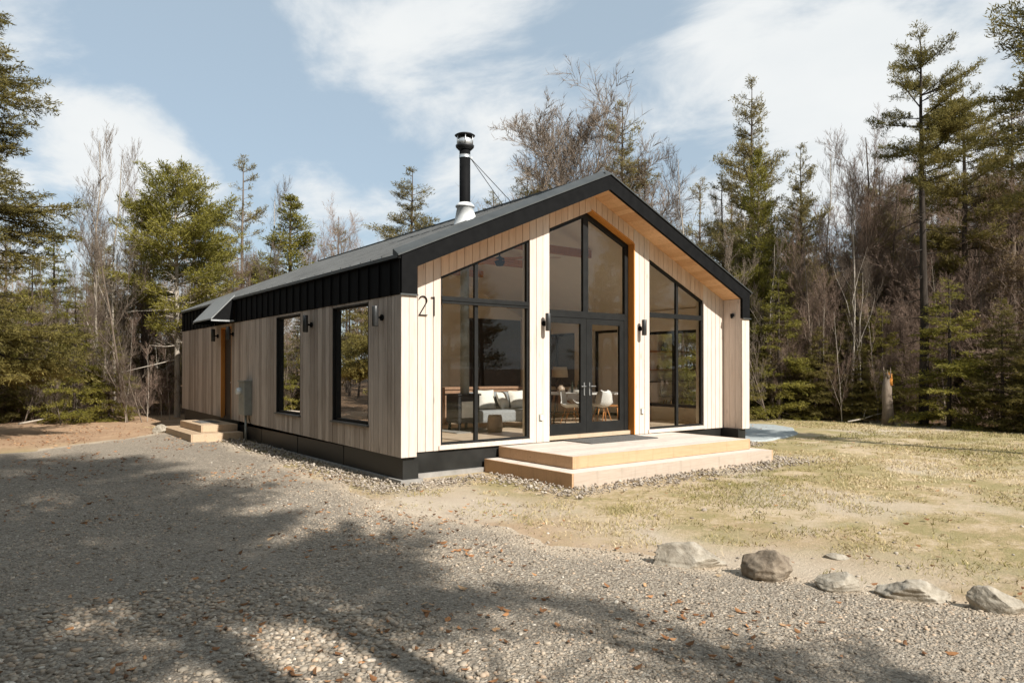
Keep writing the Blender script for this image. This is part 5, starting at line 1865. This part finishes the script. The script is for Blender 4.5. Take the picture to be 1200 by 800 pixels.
# trees behind the photographer that shade the drive
for i, (x_, y_, k, H, wd, lab) in enumerate((
        (-3.1, -16.5, 'pine_dark', 20.5, .95, 'tall dark pine behind the photographer, nearest the drive centre'),
        (-5.4, -17.5, 'pine_dark', 22, .8, 'tallest dark pine behind the photographer on the left of the drive'),
        (-2.4, -15.8, 'pine_dark', 19.5, .8, 'narrow dark pine behind the photographer'),
        (-.7, -16.2, 'conifer_olive', 9.0, .8, 'low olive conifer behind the photographer on the lawn side of the drive'),
        (-8.6, -14, 'hemlock_big', 19, .9, 'tall hemlock standing left of the photographer'),
        (-12.5, -9, 'conifer_olive', 15, 1.0, 'olive conifer left of the photographer'),
        (-10.5, -2, 'pine_dark', 12, 1.0, 'dark pine beside the drive left of the photographer'))):
    nme = H_ if k.startswith('hem') else P_
    tree(k, nme, 0, 0, None, H / PROTO[k][2][5], rz=i * 1.3, label=lab, xy=(x_, y_), wide=wd)

# far wood and undergrowth, uncountable masses
def mass(name, items, mat, which):
    Vs, Fs, Rs, o = [], [], [], 0
    for (key, x_, y_, sc, rz) in items:
        inf = PROTO[key][2]
        V, F = (inf[0], inf[1]) if which == 0 else (inf[2], inf[3])
        if which == 1 and inf[4] is not None:
            sel = np.random.default_rng(int(abs(x_) * 100)).random(len(F)) < .13
            Q = V[F[sel]]; ct = Q.mean(1, keepdims=True)
            Q = ct + (Q - ct) * 2.1
            V = Q.reshape(-1, 3); F = np.arange(len(V)).reshape(-1, 4)
        elif which == 1:
            sel = np.random.default_rng(int(abs(x_) * 100)).random(len(F)) < .5
            F = F[sel]
        c, s = math.cos(rz) * sc, math.sin(rz) * sc
        v = np.stack([V[:, 0] * c - V[:, 1] * s + x_, V[:, 0] * s + V[:, 1] * c + y_, V[:, 2] * sc + float(gz(x_, y_))], 1)
        Vs.append(v); Fs.append(F + o); o += len(v)
        Rs.append(np.random.default_rng(len(Rs)).random(len(F)))
    return npmesh(name, np.concatenate(Vs), np.concatenate(Fs), np.concatenate(Rs), mat)


rr = random.Random(5)
fc, fbm_ = [], []
for i in range(150):
    px = rr.uniform(-150, 1350); dep = rr.uniform(46, 62)
    x_, y_, _ = at(px, dep)
    (fc if i % 3 else fbm_).append((rr.choice(['conifer_thin', 'spruce_rust']) if i % 3 else 'bare_d', x_, y_, rr.uniform(.6, .95), rr.uniform(0, 6)))
for i in range(80):                                   # round the back of the photographer, for the reflections
    a = rr.uniform(-3.0, -.35); rd_ = rr.uniform(28, 38)
    x_, y_ = 3 + rd_ * math.cos(a), -3 + rd_ * math.sin(a)
    (fc if i % 2 else fbm_).append(('conifer_olive' if i % 2 else 'bare_a', x_, y_, rr.uniform(.7, 1.0), rr.uniform(0, 6)))
for i in range(110):                                   # the wood left of the drive
    x_, y_ = rr.uniform(-23, -10.5), rr.uniform(-18, 24)
    (fc if i % 2 else fbm_).append((rr.choice(['conifer_olive', 'hemlock_a', 'hemlock_a']) if i % 2 else 'bare_a', x_, y_, rr.uniform(1.0, 1.5), rr.uniform(0, 6)))
for i in range(70):
    x_, y_ = rr.uniform(-34, -6.5), rr.uniform(20, 46)
    if x_ > -13 and y_ < 24: continue
    (fc if i % 2 else fbm_).append((rr.choice(['conifer_olive', 'conifer_thin']) if i % 2 else 'bare_a', x_, y_, rr.uniform(.7, 1.1), rr.uniform(0, 6)))
for nm_, items, mt, wh in (('far_wood', fc, M['olive'], 1), ('far_wood_trunks', fc, M['bark_dark'], 0), ('far_bare_wood', fbm_, M['bark_red'], 1), ('far_bare_trunks', fbm_, M['bark'], 0)):
    o = link(nm_, mass(nm_, items, mt, wh))
    tag(o, {'far_wood': 'far evergreen wood closing the view', 'far_wood_trunks': 'trunks and limbs of the far evergreen wood', 'far_bare_wood': 'far leafless twig mass between the evergreens', 'far_bare_trunks': 'trunks of the far leafless wood'}[nm_], 'woodland', kind='stuff')

# brush: arching stems along the edge of the wood
rg = np.random.default_rng(77)
segs = []
for i in range(2600):
    if i % 2: px = rg.uniform(-80, 300); dep = rg.uniform(22.3, 29)
    else: px = rg.uniform(870, 1290); dep = rg.uniform(24.5 if px < 1050 else 22.5, 31)
    x_, y_, z_ = at(px, dep)
    if treeline(np.array(x_), np.array(y_)) < -.2: continue
    p = np.array([x_, y_, z_ - .05])
    hgt = rg.uniform(.5, 2.3)
    a = rg.uniform(0, 6.28); d = np.array([math.cos(a) * .35, math.sin(a) * .35, 1.0])
    r = rg.uniform(.004, .012)
    for k in range(4):
        d = d / np.linalg.norm(d); q = p + d * hgt / 4
        segs.append((p, q, r, r * .8)); r *= .8
        for _k in range(2):
            dd = d + rg.normal(0, .6, 3)
            segs.append((q, q + dd * hgt * .16, r * .6, r * .3))
        p = q; d = d + np.array([math.cos(a) * .22, math.sin(a) * .22, -.18]) + rg.normal(0, .12, 3)
V, F = tubes_np(segs, 3)
br = link('underbrush', npmesh('underbrush', V, F, np.zeros(len(F)), M['bark_red']))
tag(br, 'tangled leafless brush along the edge of the wood', 'brush', kind='stuff')
# fallen pale branches
for (px, dep, ln, az, lab) in ((1018, 24.9, 1.9, .35, 'pale fallen branch lying low beside the broken trunk'), (60, 22.5, 2.2, 1.3, 'pale fallen branch in the brush at the left edge')):
    x_, y_, z_ = at(px, dep)
    m = MB(); m.tube([(-ln / 2, 0, .08), (-.2, .05, .16), (.3, 0, .30), (ln / 2, .08, .36)], [.03, .025, .02, .01], 6)
    m.tube([(-.2, .05, .16), (.1, .25, .42), (.2, .4, .5)], [.016, .01, .004], 6)
    o = m.build('fallen_branch', M['bark_pale'], None, 0, (x_, y_, z_)); o.rotation_euler = (0, 0, -YAW + az)
    tag(o, lab, 'branch')
